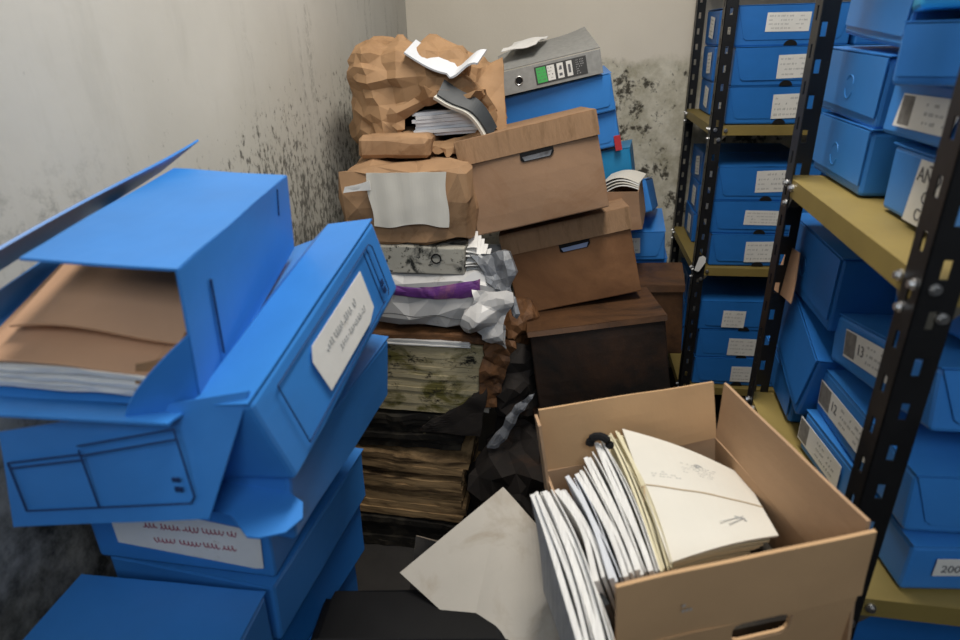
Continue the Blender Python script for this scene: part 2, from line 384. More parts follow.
# ------------------------------------------------------------------ slotted steel racks
def slotted(bm, fm, width, H, pitch=.058, slot=(.009, .022), th=.002, off=.02):
    """one flange: plate with real slots. fm maps (x along width, y up, z normal)"""
    n = int(H/pitch); x0 = width*.5-slot[0]/2; x1 = width*.5+slot[0]/2
    def bx(xa, xb, ya, yb):
        poly([(xa, ya), (xb, ya), (xb, yb), (xa, yb)], th, fm, bm)
    bx(0, x0, 0, H); bx(x1, width, 0, H)
    y = 0
    for i in range(n+1):
        ys = off+i*pitch
        if ys > H: ys = H
        bx(x0, x1, y, ys); y = ys+slot[1]
        if y >= H: break
    if y < H: bx(x0, x1, y, H)
def rack(label, X, Y, yaw, L, Wd, levels, H, sx=1):
    t = thing('steel_rack', label, 'shelving rack', (X, Y, 0), (0, 0, yaw), 'slotted steel racks')
    fl = .04
    for (px, py, dx, dy) in ((0, 0, 1, 1), (0, L, 1, -1), (Wd, 0, -1, 1), (Wd, L, -1, -1)):
        bm = bmesh.new()
        fa = Matrix(((dx, 0, 0, px), (0, 0, dy, py), (0, 1, 0, 0), (0, 0, 0, 1)))
        fb = Matrix(((0, 0, dx, px), (dy, 0, 0, py), (0, 1, 0, 0), (0, 0, 0, 1)))
        slotted(bm, fa, fl, H, off=.02); slotted(bm, fb, fl, H, off=.045)
        link('post', bm, 'post', t)
    for z in levels:
        bm = bmesh.new(); g = .003
        box(bm, (Wd/2, L/2, z-.002), (Wd-2*g, L-2*g, .002))
        for (cx, cy, ax, ay) in ((Wd/2, g, Wd-2*g, .0015), (Wd/2, L-g, Wd-2*g, .0015), (g, L/2, .0015, L-2*g), (Wd-g, L/2, .0015, L-2*g)):
            box(bm, (cx, cy, z-.016), (ax, ay, .031))
        for cy in (g+.008, L-g-.008): box(bm, (Wd/2, cy, z-.031), (Wd-2*g, .014, .0012))
        for cx in (g+.008, Wd-g-.008): box(bm, (cx, L/2, z-.031), (.014, L-2*g, .0012))
        s = link('shelf', bm, 'shelf', t, label='olive gold painted shelf')
        # gusset plates and bolts at the corners of this shelf
        for (px, py, dx, dy) in ((0, 0, 1, 1), (0, L, 1, -1), (Wd, 0, -1, 1)):
            bm = bmesh.new()
            fa = Matrix(((dx, 0, 0, px), (0, 0, -dy, py+dy*.0045), (0, 1, 0, z-.04), (0, 0, 0, 1)))
            poly([(.002, -.02), (.03, -.02), (.062, .015), (.062, .036), (.002, .036)], .0015, fa, bm)
            fb = Matrix(((0, 0, -dx, px+dx*.0045), (dy, 0, 0, py), (0, 1, 0, z-.04), (0, 0, 0, 1)))
            poly([(.002, -.02), (.03, -.02), (.062, .015), (.062, .036), (.002, .036)], .0015, fb, bm)
            gp = link('gusset_plate', bm, 'gusset', t)
            for (q, hz) in ((.015, -.012), (.03, -.045), (.05, -.014)):
                for side in (0, 1):
                    bm = bmesh.new()
                    if side == 0: p = V((px+dx*q, py, z+hz)); n = V((0, -dy, 0))
                    else: p = V((px, py+dy*q, z+hz)); n = V((-dx, 0, 0))
                    tube(bm, [p-n*.004, p+n*.0015], .0068, 12); tube(bm, [p+n*.0015, p+n*.006], .0045, 6)
                    link('bolt', bm, 'bolt', gp, label='zinc bolt')
    return t
near = rack('nearer black slotted steel rack with olive gold shelves of slumping blue boxes',
            .374, .681, -2.06, .548, .92, (.437, .896, 1.355, 1.86), 2.05)
back = rack('farther black slotted steel rack with neat labelled blue boxes by the back wall',
            .48, 2.345, 0, .569, .92, (.26, .78, 1.297, 1.86), 2.05)

# ---- neat boxes on the far rack
tier_name = {1.297: 'upper', .78: 'middle', .26: 'lower'}
pos_name = ['bottom', 'middle', 'top']
lab_c = {(1.297, 2): (-.018, .072, .135, .058), (1.297, 1): (.020, .062, .11, .074), (1.297, 0): (.022, .060, .105, .080),
         (.78, 2): (.012, .072, .11, .078), (.78, 1): (.002, .063, .125, .055), (.78, 0): (.008, .058, .12, .080),
         (.26, 2): (-.045, .050, .085, .072), (.26, 1): (-.002, .052, .11, .075), (.26, 0): (.010, .055, .078, .070)}
for z in (1.297, .78, .26):
    for k in range(3):
        rr = random.Random(int(z*100)+k)
        dx = rr.uniform(-.004, .008)
        lo = lab_c[(z, k)]
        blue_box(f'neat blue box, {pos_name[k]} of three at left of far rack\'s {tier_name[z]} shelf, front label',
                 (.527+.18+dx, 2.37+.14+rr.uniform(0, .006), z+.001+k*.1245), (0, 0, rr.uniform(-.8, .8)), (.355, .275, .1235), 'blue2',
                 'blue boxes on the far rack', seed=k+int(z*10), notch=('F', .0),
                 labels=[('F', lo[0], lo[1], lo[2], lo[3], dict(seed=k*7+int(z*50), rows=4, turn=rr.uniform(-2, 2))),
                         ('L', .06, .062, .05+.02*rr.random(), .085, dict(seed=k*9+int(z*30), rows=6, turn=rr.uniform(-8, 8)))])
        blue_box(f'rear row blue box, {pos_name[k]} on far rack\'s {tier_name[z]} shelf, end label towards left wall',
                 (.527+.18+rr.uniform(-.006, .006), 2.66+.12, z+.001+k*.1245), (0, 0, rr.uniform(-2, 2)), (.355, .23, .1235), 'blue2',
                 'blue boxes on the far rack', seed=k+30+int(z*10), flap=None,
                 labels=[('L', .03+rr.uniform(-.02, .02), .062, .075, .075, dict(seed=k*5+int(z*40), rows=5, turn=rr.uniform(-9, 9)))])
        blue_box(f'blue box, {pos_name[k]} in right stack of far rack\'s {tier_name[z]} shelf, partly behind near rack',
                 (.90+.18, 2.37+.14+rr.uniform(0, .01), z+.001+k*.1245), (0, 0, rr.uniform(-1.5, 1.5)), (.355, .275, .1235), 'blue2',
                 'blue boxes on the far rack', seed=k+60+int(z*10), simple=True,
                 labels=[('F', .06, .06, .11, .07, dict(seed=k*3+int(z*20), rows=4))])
# white paper tag hanging on the far rack's corner post
bm = bmesh.new()
tp = V((.50, 2.335, .80))
poly([(-.014, -.03), (.004, -.032), (.016, .008), (.013, .026), (0, .032), (-.012, .024)], .0012,
     Matrix.Translation(tp) @ Matrix.Rotation(R(90), 4, 'X') @ Matrix.Rotation(R(-12), 4, 'Z'), bm)
solo('paper_tag', bm, 'white', 'small white paper tag hung on the front corner post of the far rack', 'tag')

# ---- slumping boxes on the near rack, upper shelf (z 1.355)
G1 = 'blue boxes piled on the near rack'
blue_box('plain blue box with punched ring, resting on the gold upper shelf beside its corner post', (.632, 1.158, 1.357), (0, 0, -2), (.36, .235, .10), 'blue', G1,
         ring=('L', -.01, .045), flap='L', flapw=.97, seed=3, notch=None)
blue_box('plain blue box with punched ring, second up on the near rack\'s upper shelf', (.632, 1.175, 1.461), (1.5, 0, -1), (.36, .265, .102), 'blue', G1,
         ring=('L', .01, .05), flap='L', flapw=.96, seed=5)
blue_box('plain blue box, third up and cut off by the photo top, near rack\'s upper shelf', (.640, 1.145, 1.572), (4, 2, -3), (.36, .26, .10), 'blue', G1, flap='L', flapw=.95, seed=8)
blue_box('blue box whose large print label begins AÑO, on the gold upper shelf', (.600, .852, 1.357), (0, 0, -1), (.30, .25, .092), 'blue', G1, flap=None, seed=9,
         labels=[('L', .010, .046, .085, .082, dict(style='none', skew=-.012, texts=[('AÑO', .026, -.012, .022), ('C4', .022, -.006, -.004), ('C4', .022, -.014, -.027)]))])
blue_box('blue box with a wide barcode label, lying on the box marked AÑO', (.598, .893, 1.452), (-1, 3, -1), (.30, .26, .076), 'blue', G1, flap=None, seed=12,
         labels=[('L', -.005, .036, .15, .044, dict(style='barcode', seed=4, skew=-.01))])
yw = R(-25)
def corner(cx, cy, w_, d_, yaw):
    c_, s_ = math.cos(R(yaw)), math.sin(R(yaw)); return (cx+c_*w_/2-s_*d_/2, cy+s_*w_/2+c_*d_/2)
cx, cy = corner(.373, .85, .30, .24, -25)
blue_box('unlabelled bright blue box turned to face the room, high at the right edge', (cx, cy, 1.535), (0, 0, -25), (.30, .24, .068), 'blue', G1, flap='F', flapw=.985, seed=14, amp=.001)
cx, cy = corner(.405, .90, .30, .22, -22)
blue_box('pale teal box on top of the right edge pile, only its underside edge in view', (cx, cy, 1.616), (0, 0, -22), (.30, .22, .09), 'lightteal', G1, flap='F', flapw=.97, seed=15)
# ---- near rack, lower shelf (z .896)
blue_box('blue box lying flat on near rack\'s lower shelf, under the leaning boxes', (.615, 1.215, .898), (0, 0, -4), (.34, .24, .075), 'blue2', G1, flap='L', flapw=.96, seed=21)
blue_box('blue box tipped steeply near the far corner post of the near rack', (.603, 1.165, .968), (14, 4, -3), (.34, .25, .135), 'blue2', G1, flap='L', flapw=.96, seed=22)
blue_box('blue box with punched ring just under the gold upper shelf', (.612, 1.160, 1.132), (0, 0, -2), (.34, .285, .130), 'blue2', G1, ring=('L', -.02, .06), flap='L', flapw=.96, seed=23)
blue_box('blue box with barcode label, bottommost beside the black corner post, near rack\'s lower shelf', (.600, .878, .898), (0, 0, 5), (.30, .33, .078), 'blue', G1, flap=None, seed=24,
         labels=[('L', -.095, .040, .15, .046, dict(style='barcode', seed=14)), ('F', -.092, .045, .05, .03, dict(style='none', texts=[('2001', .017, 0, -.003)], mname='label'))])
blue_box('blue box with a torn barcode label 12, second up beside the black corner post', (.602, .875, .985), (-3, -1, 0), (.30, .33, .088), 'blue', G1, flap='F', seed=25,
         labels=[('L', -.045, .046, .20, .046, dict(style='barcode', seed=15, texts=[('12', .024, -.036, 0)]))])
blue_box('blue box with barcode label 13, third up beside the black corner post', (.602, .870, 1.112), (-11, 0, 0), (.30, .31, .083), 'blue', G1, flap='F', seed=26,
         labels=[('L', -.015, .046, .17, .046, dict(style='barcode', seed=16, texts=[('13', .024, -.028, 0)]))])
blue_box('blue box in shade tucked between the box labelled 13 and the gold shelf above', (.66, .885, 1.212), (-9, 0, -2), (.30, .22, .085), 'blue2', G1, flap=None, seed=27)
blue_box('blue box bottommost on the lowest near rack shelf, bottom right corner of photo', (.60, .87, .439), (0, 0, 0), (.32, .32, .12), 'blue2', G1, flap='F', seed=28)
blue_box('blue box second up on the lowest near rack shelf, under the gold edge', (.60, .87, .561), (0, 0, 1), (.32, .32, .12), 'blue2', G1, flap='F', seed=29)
# salmon folder sticking out between boxes
solo('paper_folder', quad((.424, 1.27, 1.115), (.424, 1.165, 1.125), (.428, 1.175, 1.222), (.428, 1.255, 1.212), 6, 6, .002, .012, 9), 'pink',
     'salmon folder leaning between the near rack\'s post and the boxes', 'folder')

# ------------------------------------------------------------------ pile helpers
def crumple(bm, amp, freq, seed=0, keep=None, low=.5):
    return creased(bm, amp*.55, freq*.42, 14, seed, keep)
def creased(bm, amp, f0=6, n=14, seed=0, keep=None):
    """paper creases: sum of triangle waves along random directions, so facets stay flat between sharp folds"""
    rnd = random.Random(seed); W = []
    for i in range(n):
        d = V((rnd.gauss(0, 1), rnd.gauss(0, 1), rnd.gauss(0, 1))).normalized(); f = f0*(1.0+2.6*rnd.random()**1.6)
        W.append((d, f, rnd.random(), amp*f0/f, V((rnd.uniform(0, 9), rnd.uniform(0, 9), 0))))
    bm.normal_update(); nr = {v: v.normal.copy() for v in bm.verts}
    for v in bm.verts:
        q = v.co+noise.noise_vector(v.co*5+V((seed, 0, 0)))*.035; t = 0
        for d, f, ph, a, off in W:
            g = max(0, .5+1.3*noise.noise(v.co*6+off))
            t += a*g*(abs(((q.dot(d)*f+ph) % 1)-.5)*4-1)
        v.co += nr[v]*t*(1 if keep is None else keep(v.co))
    return bm
def facet(o, ratio):
    """collapse to large irregular flat facets, as in crumpled paper"""
    md = o.modifiers.new('facets', 'DECIMATE'); md.ratio = ratio
    if len(o.modifiers) > 1: o.modifiers.move(len(o.modifiers)-1, 0)
    return o
def parcel_bm(w, d, h, bev=.02, res=.014, amp=.008, freq=14, seed=0):
    bm = bmesh.new(); box(bm, (0, 0, h/2), (w, d, h), bev=bev, seg=3)
    for _ in range(6):
        es = [e for e in bm.edges if e.calc_length() > res*1.6]
        if not es or len(bm.verts) > 14000: break
        bmesh.ops.subdivide_edges(bm, edges=es, cuts=1, use_grid_fill=True)
        bmesh.ops.triangulate(bm, faces=[f for f in bm.faces if len(f.verts) > 4])
    return creased(bm, amp*.55, 5, 12, seed)
def layered(w, d, h, n, seed=0, jit=.003, wave=.004, curl=0, bm=None, shrink=None):
    rnd = random.Random(seed); bm = bm or bmesh.new(); z = 0
    for i in range(n):
        t_ = h/n; jx, jy = rnd.uniform(-jit, jit), rnd.uniform(-jit, jit)
        dw = rnd.uniform(0, jit*1.5); W_, D_ = w-dw, d-dw
        pts = []
        k = 12
        for a, b in (((-1, -1), (1, -1)), ((1, -1), (1, 1)), ((1, 1), (-1, 1)), ((-1, 1), (-1, -1))):
            for q in range(k):
                u = q/k; x = (a[0]*(1-u)+b[0]*u)*W_/2; y = (a[1]*(1-u)+b[1]*u)*D_/2
                e = noise.noise(V((x*25, y*25, i*.7+seed)))*jit*.8
                pts.append((x+jx+e, y+jy+e))
        n0 = len(bm.verts); poly(pts, t_*.93, Matrix.Translation((0, 0, z)), bm); z += t_
    bm.verts.ensure_lookup_table()
    for v in bm.verts:
        f = v.co.z/h
        v.co.z += wave*f*noise.noise(V((v.co.x*9+seed, v.co.y*9, f*1.5)))+curl*f*(abs(v.co.x)/(w/2))**3
        v.co.x += wave*.8*noise.noise(V((v.co.z*14+seed, 3, 1)))
    return bm
def squiggle(bm, mtx, x0, x1, y, amp, seed, r=.0007):
    rnd = random.Random(seed); x = x0
    while x < x1:
        L = min(rnd.uniform(.015, .035), x1-x); pts = []; k = int(L/.0012)+2
        ph = rnd.uniform(0, 6)
        for i in range(k):
            s = i/(k-1); a = s*L/.0062*math.pi*2+ph
            pts.append(mtx @ V((x+s*L+.0016*math.cos(a), y+amp*math.sin(a)*(.5+.5*rnd.random()), .0006)))
        tube(bm, pts, r, 4); x += L+.005
    return bm

# ------------------------------------------------------------------ middle pile: lidded kraft boxes
def kraft_box(label, loc, rot, dims, mats, seed, hole=True, strip=.064, lidgap=0, group='lidded kraft archive boxes', wm=1):
    w, d, h = dims
    t = thing('cardboard_box', label, 'cardboard box', loc, rot, group)
    bm = bbox_bm(w, d, h-.004, .004, 2, 5, .0025, 6, seed, bulge=.006)
    link('body', bm, mats[0], t)
    def lid(u, v): return (-w/2-.004+(w+.008)*u, -d/2-.004+(d+.008)*v, h+.002*noise.noise(V((u*4, v*4, seed))))
    bm = patch(lid, 10, 8, .003)
    fy = -d/2-.0055
    rnd = random.Random(seed)
    patch(lambda u, v: (-w/2-.004+(w+.008)*u, fy-.0035*(1-v)*(1+.5*math.sin(u*5+seed)), h-strip*(1-v)-(.0015*noise.noise(V((u*40, seed, 0))) if v < .5 else 0)), 40, 3, .003, bm)
    for s in (-1, 1):
        patch(lambda u, v: (s*(w/2+.0045), -d/2-.004+(d+.008)*u, h-strip*.8*(1-v)), 6, 2, .003, bm)
    link('lid', bm, mats[1], t)
    if hole:
        fm = facem('F', w, d, h) @ Matrix.Translation((wm*.02, h-strip-.012, .0058))
        pts = [(-.046, -.009), (-.040, -.014), (.036, -.014), (.046, -.004), (.046, .010), (-.046, .010)]
        hl = link('hand_hole', poly(pts, .0022, fm), 'dark', t, label='dark hand hole showing papers')  # hole not cut here, its inner shade is this dark plate
        link('papers', poly([(-.036, -.0125), (.034, -.0125), (.041, .001), (-.041, -.001)], .0012, fm @ Matrix.Translation((0, 0, .0018))), 'greyplastic' if mats[0] == 'kraft' else 'sleeve', hl)
    return t
def Rz(l, rot, v):
    return Euler([R(a) for a in rot]).to_matrix() @ V(v) + V(l)
kraft_box('cleanest lidded kraft box, on top of the tilted box stack in the middle', (-.086, 1.900, 1.108), (-4.7, -11.8, 6.5), (.377, .34, .262), ('kraft', 'kraftlid'), 2)
kraft_box('damp brown lidded box, second from the top of the tilted box stack', (.035, 1.981, .826), (-5.3, -12.9, 4.5), (.379, .34, .261), ('kraftwet', 'kraftlid'), 5)
bC = kraft_box('soaked, nearly black lidded box, third in the tilted box stack', (.113, 1.770, .599), (-7.8, -7.9, 4.6), (.38, .34, .24), ('kraftblack', 'kraftdark'), 7, hole=False, strip=.014)
kraft_box('black rotten kraft box, lower down in the tilted stack and mostly behind the open carton', (.12, 1.79, .325), (-3, -4, 3), (.38, .34, .25), ('kraftblack', 'kraftblack'), 9, hole=False, strip=.03)
kraft_box('black rotten kraft box on the floor under the tilted stack', (.13, 1.80, .012), (0, 0, 2), (.40, .36, .29), ('kraftblack', 'kraftblack'), 10, hole=False, strip=.03)
# taller damp kraft box behind the third one
kraft_box('damp brown box standing behind the soaked black one, only its right corner seen', (.275, 2.08, .60), (0, -4, -6), (.26, .22, .245), ('kraftdark', 'kraftdark'), 12, hole=False, strip=.02)
# open kraft file with curled white papers behind the second box
t = thing('file_folder', 'open kraft file with curled papers, right of the top kraft box', 'folder', (.165, 2.10, 1.015), (0, -10, -8))
bm = quad((-.07, -.10, 0), (.085, -.10, 0), (.085, -.10, .12), (-.07, -.10, .14), 3, 3, .003, .004, 9)
quad((.085, -.10, 0), (.085, .12, 0), (.085, .12, .12), (.085, -.10, .12), 3, 3, .003, .004, 9, bm=bm)
quad((-.07, .12, 0), (.085, .12, 0), (.085, .12, .13), (-.07, .12, .13), 2, 2, .003, bm=bm)
link('cover', bm, 'kraft', t)
for k in range(4):
    link('sheet', patch(lambda u, v: (-.03+.115*u+.006*k*v, -.075+.15*v+.01*k, .118+.010*k-.006*k*u+.022*math.sin(u*3.0)*(1-.3*v)), 10, 4, .0012), 'offwhite' if k % 2 else 'white', t)

# ------------------------------------------------------------------ column of blue boxes against the back wall, binder on top
GB = 'blue boxes heaped by the back wall'
def hb(label, x, y, z, rot, dims=(.36, .27, .12), m='blue2', seed=0, **k): return blue_box(label, (x, y, z), rot, dims, m, GB, seed=seed, **k)
hb('bright blue box directly under the grey lever arch binder', -.045, 2.335, 1.335, (2, -11.5, 2), (.375, .28, .118), 'blue', 41, notch=None, flapw=.88)
hb('blue box second under the grey binder, a red tab at its side', .0, 2.37, 1.215, (0, -12, -3), (.36, .28, .118), 'blue', 42)
hb('greenish teal box in the back wall heap, right of the top kraft box', .075, 2.38, 1.085, (-3, -10, -6), (.33, .27, .125), 'teal', 43, flap='F')
hb('blue box with its lid corner jutting right, back wall heap at mid height', .165, 2.38, .955, (-10, -17, -9), (.33, .26, .115), 'blue', 44)
hb('blue box with a small white end label, back wall heap below the jutting one', .205, 2.40, .835, (4, -4, -4), (.32, .26, .11), 'blue', 45,
   labels=[('F', .055, .06, .035, .06, dict(seed=3, rows=3))])
hb('blue box in shade, back wall heap just above the tall damp kraft box', .225, 2.42, .715, (0, -2, -3), (.31, .26, .115), 'blue2', 46)
for k in range(5):
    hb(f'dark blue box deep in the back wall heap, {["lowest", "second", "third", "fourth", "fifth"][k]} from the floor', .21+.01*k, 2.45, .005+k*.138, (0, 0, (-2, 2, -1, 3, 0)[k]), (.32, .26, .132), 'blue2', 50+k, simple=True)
solo('card_tab', box(bmesh.new(), (.158, 2.215, 1.262), (.022, .004, .050), (0, -12, 0), .001), 'red', 'small red card tab poking out behind the top kraft box', 'tab')

# grey lever arch binder
t = thing('lever_arch_binder', 'grey lever arch binder with green and white spine label, on the back wall heap', 'binder', (-.085, 2.30, 1.452), (0, -11.2, 7))
w_, d_, h_ = .335, .29, .072
link('spine', box(bmesh.new(), (0, -d_/2, h_/2), (w_, .003, h_), bev=.001), 'binder', t)
link('cover', box(bmesh.new(), (0, 0, .0015), (w_, d_, .003)), 'binder', t)
link('cover', patch(lambda u, v: (-w_/2+.02+(w_-.02)*u, -d_/2+d_*v*.96, h_+.004+.035*v+.03*u*v+.006*math.sin(u*6)*(v)), 10, 6, .003), 'binder', t, label='lifted warped grey top cover')
link('paper_block', layered(w_-.05, d_-.04, h_-.018, 14, 3, .004, .003), 'white', t)
bm = bmesh.new(); box(bm, (-w_/2+.03, -.04, h_/2+.004), (.05, .10, .04), bev=.004)
link('lever_mechanism', bm, 'dark', t)
fm = facem('F', w_, d_, h_) @ Matrix.Translation((0, 0, .0018))
link('finger_hole', poly([(-.098+.012*math.cos(a*math.pi/8), .036+.012*math.sin(a*math.pi/8)) for a in range(16)], .0015, fm), 'dark', t)  # dark disc on the spine paints the shade of the hole
bm = bmesh.new(); tube(bm, [fm @ V((-.098+.0125*math.cos(a*math.pi/8), .036+.0125*math.sin(a*math.pi/8), .002)) for a in range(17)], .0012, 6)
link('finger_ring', bm, 'bolt', t)
lb = link('spine_label', poly([(-.045, .010), (.120, .010), (.120, .064), (-.045, .064)], .001, fm), 'binderdark', t, label='dark label with green and white fields')
f2 = fm @ Matrix.Translation((0, 0, .0011))
link('green_field', poly([(-.040, .014), (-.008, .014), (-.010, .060), (-.040, .060)], .0005, f2), 'green', lb)
for (a, b) in ((-.006, .018), (.026, .046), (.056, .074)):
    pf = link('white_field', poly([(a, .015), (b, .015), (b, .060), (a, .060)], .0005, f2), 'label', lb)
bm = bmesh.new(); scribble(bm, f2 @ Matrix.Translation((0, 0, .0006)), -.036, .016, .018, .058, 4, random.Random(5), .8, .35)
poly([(.031, .022), (.041, .022), (.041, .030), (.031, .030)], .0003, f2 @ Matrix.Translation((0, 0, .0006)), bm); poly([(.031, .040), (.041, .040), (.041, .052), (.035, .052)], .0003, f2 @ Matrix.Translation((0, 0, .0006)), bm)
poly([(.061, .025), (.069, .025), (.069, .050), (.061, .050)], .0003, f2 @ Matrix.Translation((0, 0, .0006)), bm)
link('printing', bm, 'ink', lb)
bm = bmesh.new(); scribble(bm, f2, .086, .114, .014, .060, 7, random.Random(9), .9, .5)
link('small_print', bm, 'inkfaint', lb)
# loose sheet tucked between binder and wrapped files
solo('loose_sheets', quad((-.235, 2.22, 1.553), (-.12, 2.20, 1.570), (-.09, 2.40, 1.60), (-.21, 2.44, 1.575), 8, 5, .002, .012, 14, 3), 'white', 'curled white sheet sticking out left of the grey binder', 'paper')

# ------------------------------------------------------------------ left stack against the corner: wrapped and mouldy bundles
YC = 1.77
def put(o, loc, rot=(0, 0, 0)):
    o.location = loc; o.rotation_euler = [R(a) for a in rot]; return o
# bottom upward
GM = 'mouldy bundles in the corner stack'
o = link('paper_bundle', layered(.41, .33, .118, 6, 31, .010, .014), 'moulddark', None); put(o, (-.505, YC, .002), (0, 1, 0))
tag(o, 'black rotten paper bundle lying on the floor, bottom of the corner stack', 'paper bundle', GM)
o = link('paper_bundle', layered(.40, .33, .250, 9, 32, .007, .020), 'mouldwood', None); put(o, (-.505, YC, .134), (0, 2.5, -1))
tag(o, 'water stained brown paper block with wood like grain, low in the corner stack', 'paper bundle', GM)
o = link('paper_bundle', layered(.37, .31, .140, 7, 33, .014, .022), 'moulddark', None); put(o, (-.495, YC, .400), (0, 1.5, 2))
tag(o, 'blackened bundle with pale mould blooms, above the brown stained block', 'paper bundle', GM)
t = thing('paper_bundle', 'thick cream bundle covered with green black mould, mid height in the corner stack', 'paper bundle', (-.420, YC, .548), (0, 1.5, 0), GM)
link('pages', layered(.37, .32, .235, 16, 34, .003, .010), 'mouldcream', t)
bm = bmesh.new()
for k in range(5):
    quad((.186+.004*k, -.165+.006*k, .02+.01*k), (.200+.004*k, -.14+.01*k, .0+.01*k), (.222+.004*k, -.13, .232), (.190+.004*k, -.165, .235), 3, 10, .0015, .008, 18, k, bm)
link('loose_pages', bm, 'offwhite', t, label='frayed pale page edges at the right side')
t = thing('brown_folder', 'wet brown paper wrapper folded over the mouldy cream bundle', 'folder', (-.40, YC, .79), (0, 1, 0))
link('wrapper', crumple(bbox_bm(.40, .33, .028, .008, 2, 12, .004, 12, 3), .010, 18, 4), 'brownwet', t)
link('pages', layered(.33, .31, .018, 5, 12, .004, .003, bm=None), 'white', t).location = (-.03, -.012, -.012)
facet(link('hanging_flap', crumple(quad((.165, -.185, -.20), (.205, -.17, -.19), (.265, -.175, .03), (.175, -.18, .035), 14, 24, .003), .022, 16, 8), 'brownwet', t, label='crumpled brown flap hanging down the right side'), 0.16)
t = thing('plastic_wrapped_bundle', 'bundle wrapped in a white plastic bag with a purple printed band', 'wrapped bundle', (-.375, YC, .835), (0, 1.5, 0))
facet(link('bag', parcel_bm(.385, .34, .165, .03, .016, .012, 11, 5), 'plastic', t), 0.1)
link('purple_band', crumple(patch(lambda u, v: (-.17+.31*u, -.181-.004*math.sin(v*3), .118+.030*v-.018*math.sin(u*3.14)+.02*u*u*v), 30, 6, .002), .004, 20, 3), 'purple', t, label='purple printed stripe')
facet(link('knotted_tail', crumple(patch(lambda u, v: (.115+.10*u, -.185-.02*math.sin(v*3), .015+.125*v-.05*u+.03*u*v), 22, 22, .003), .022, 17, 9), 'plastic', t), 0.16)
bm = bmesh.new(); tube(bm, [(-.15+.30*k/20, -.190-.002*math.sin(k), .050+.004*math.sin(k*.7)) for k in range(21)], .0012, 5)
tube(bm, [(.13, -.192, .03), (.135, -.196, .08), (.15, -.19, .13)], .0012, 5)
link('fold_lines', bm, 'darkspine', t)
o = facet(solo('plastic_film', crumple(quad((-.20, 1.60, .98), (-.13, 1.59, .88), (-.16, 1.63, 1.06), (-.27, 1.64, 1.05), 22, 26, .003), .022, 17, 31), 'greyplastic', 'crumpled grey plastic film hanging right of the purple banded bag', 'plastic film'), .14)
t = thing('file_box', 'white file folder spotted with black mould, under the labelled brown parcel', 'file folder', (-.430, YC, 1.001), (0, 1, 1), None)
link('cover', bbox_bm(.30, .32, .080, .004, 2, 6, .004, 8, 3), 'mouldwhite', t)
bm = bmesh.new(); tube(bm, [(.072+.013*math.cos(a*math.pi/8), -.163, .047+.013*math.sin(a*math.pi/8)) for a in range(17)], .002, 6)
link('finger_ring', bm, 'dark', t)
bm = bmesh.new()
for k in range(6): quad((.14+.003*k, -.15+.004*k, .005+.012*k), (.215-.006*k, -.14, .010+.012*k), (.225-.01*k, -.06, .03+.014*k), (.15, -.06, .03+.012*k), 8, 5, .0015, .016, 18, k, bm)
link('crumpled_pages', bm, 'white', t, label='crumpled white pages spilling right')
# parcel with big white label
t = thing('paper_parcel', 'brown paper parcel with a large blank creased white label, right below the torn bag', 'parcel', (-.435, YC+.01, 1.083), (0, -1, 0))
facet(link('wrapping', parcel_bm(.355, .33, .205, .020, .013, .012, 12, 22), 'parcel', t), 0.1)
link('label', crumple(patch(lambda u, v: (-.082+.205*u+.003*math.sin(v*7)*(u > .9 or u < .1)-.008*v*(u < .5), -.181+.0015*math.sin(u*20), .058+.142*v-.005*math.sin(u*8)*(v < .15)), 30, 24, .0015), .0008, 14, 2), 'offwhite', t, label='large creased blank white label')
link('torn_strip', crumple(quad((-.155, -.186, .150), (-.08, -.188, .158), (-.08, -.188, .180), (-.15, -.186, .166), 8, 3, .0015), .003, 20), 'white', t)
t_ = parcel_bm(.20, .24, .060, .018, .014, .006, 14, 31)
o = solo('paper_parcel', t_, 'parcel', 'plain flat brown parcel squeezed under the torn bag by the left wall', 'parcel'); o.location = (-.480, YC+.06, 1.292); facet(o, .12)

# torn crumpled kraft bag holding files
t = thing('torn_paper_bag', 'big crumpled brown paper bag torn open over files, top of corner stack', 'paper bag', (-.428, 1.985, 1.276))
bm = bmesh.new(); nu, nv = 170, 110; g = []
def sp(c, e): return math.copysign(abs(c)**e, c)
for i in range(nv+1):
    row = []; ph = -math.pi/2+math.pi*i/nv
    for j in range(nu):
        th = 2*math.pi*j/nu
        x = .236*sp(math.cos(ph), .50)*sp(math.cos(th), .62); y = .195*sp(math.cos(ph), .5)*sp(math.sin(th), .62)
        z = .150*sp(math.sin(ph), .60)+.148
        k = max(0, z/.28)
        x *= 1-.16*k
        if x > 0: x *= .70+.30*min(1, z/.11)
        z += k*(.018*math.cos((x+.0)*9)-.16*max(0, x-.03))
        row.append(bm.verts.new((x-.02*k, y, z)))
    g.append(row)
for i in range(nv):
    for j in range(nu):
        try: bm.faces.new((g[i][j], g[i][(j+1) % nu], g[i+1][(j+1) % nu], g[i+1][j]))
        except ValueError: pass
bmesh.ops.remove_doubles(bm, verts=bm.verts, dist=.0008)
bmesh.ops.recalc_face_normals(bm, faces=bm.faces)
creased(bm, .014, 4.0, 14, 21); creased(bm, .0045, 10, 12, 5)
ox, oz = .075, .110
def inop(c, k=1): return c.y < -.05 and ((c.x-ox)/.112)**2+((c.z-oz-.12*(c.x-ox))/.052)**2 < k*(1+.35*noise.noise(c*26))
bmesh.ops.delete(bm, geom=[f for f in bm.faces if inop(f.calc_center_median())], context='FACES')
for v in [v for v in bm.verts if v.is_boundary]:
    a = math.atan2((v.co.z-oz)/.052, (v.co.x-ox)/.112); r_ = 1.03+.22*noise.noise(V((math.cos(a)*2, math.sin(a)*2, 4)))
    v.co.x = v.co.x*.3+.7*(ox+.112*r_*math.cos(a)); v.co.z = v.co.z*.3+.7*(oz+.052*r_*math.sin(a)+.12*.112*math.cos(a))
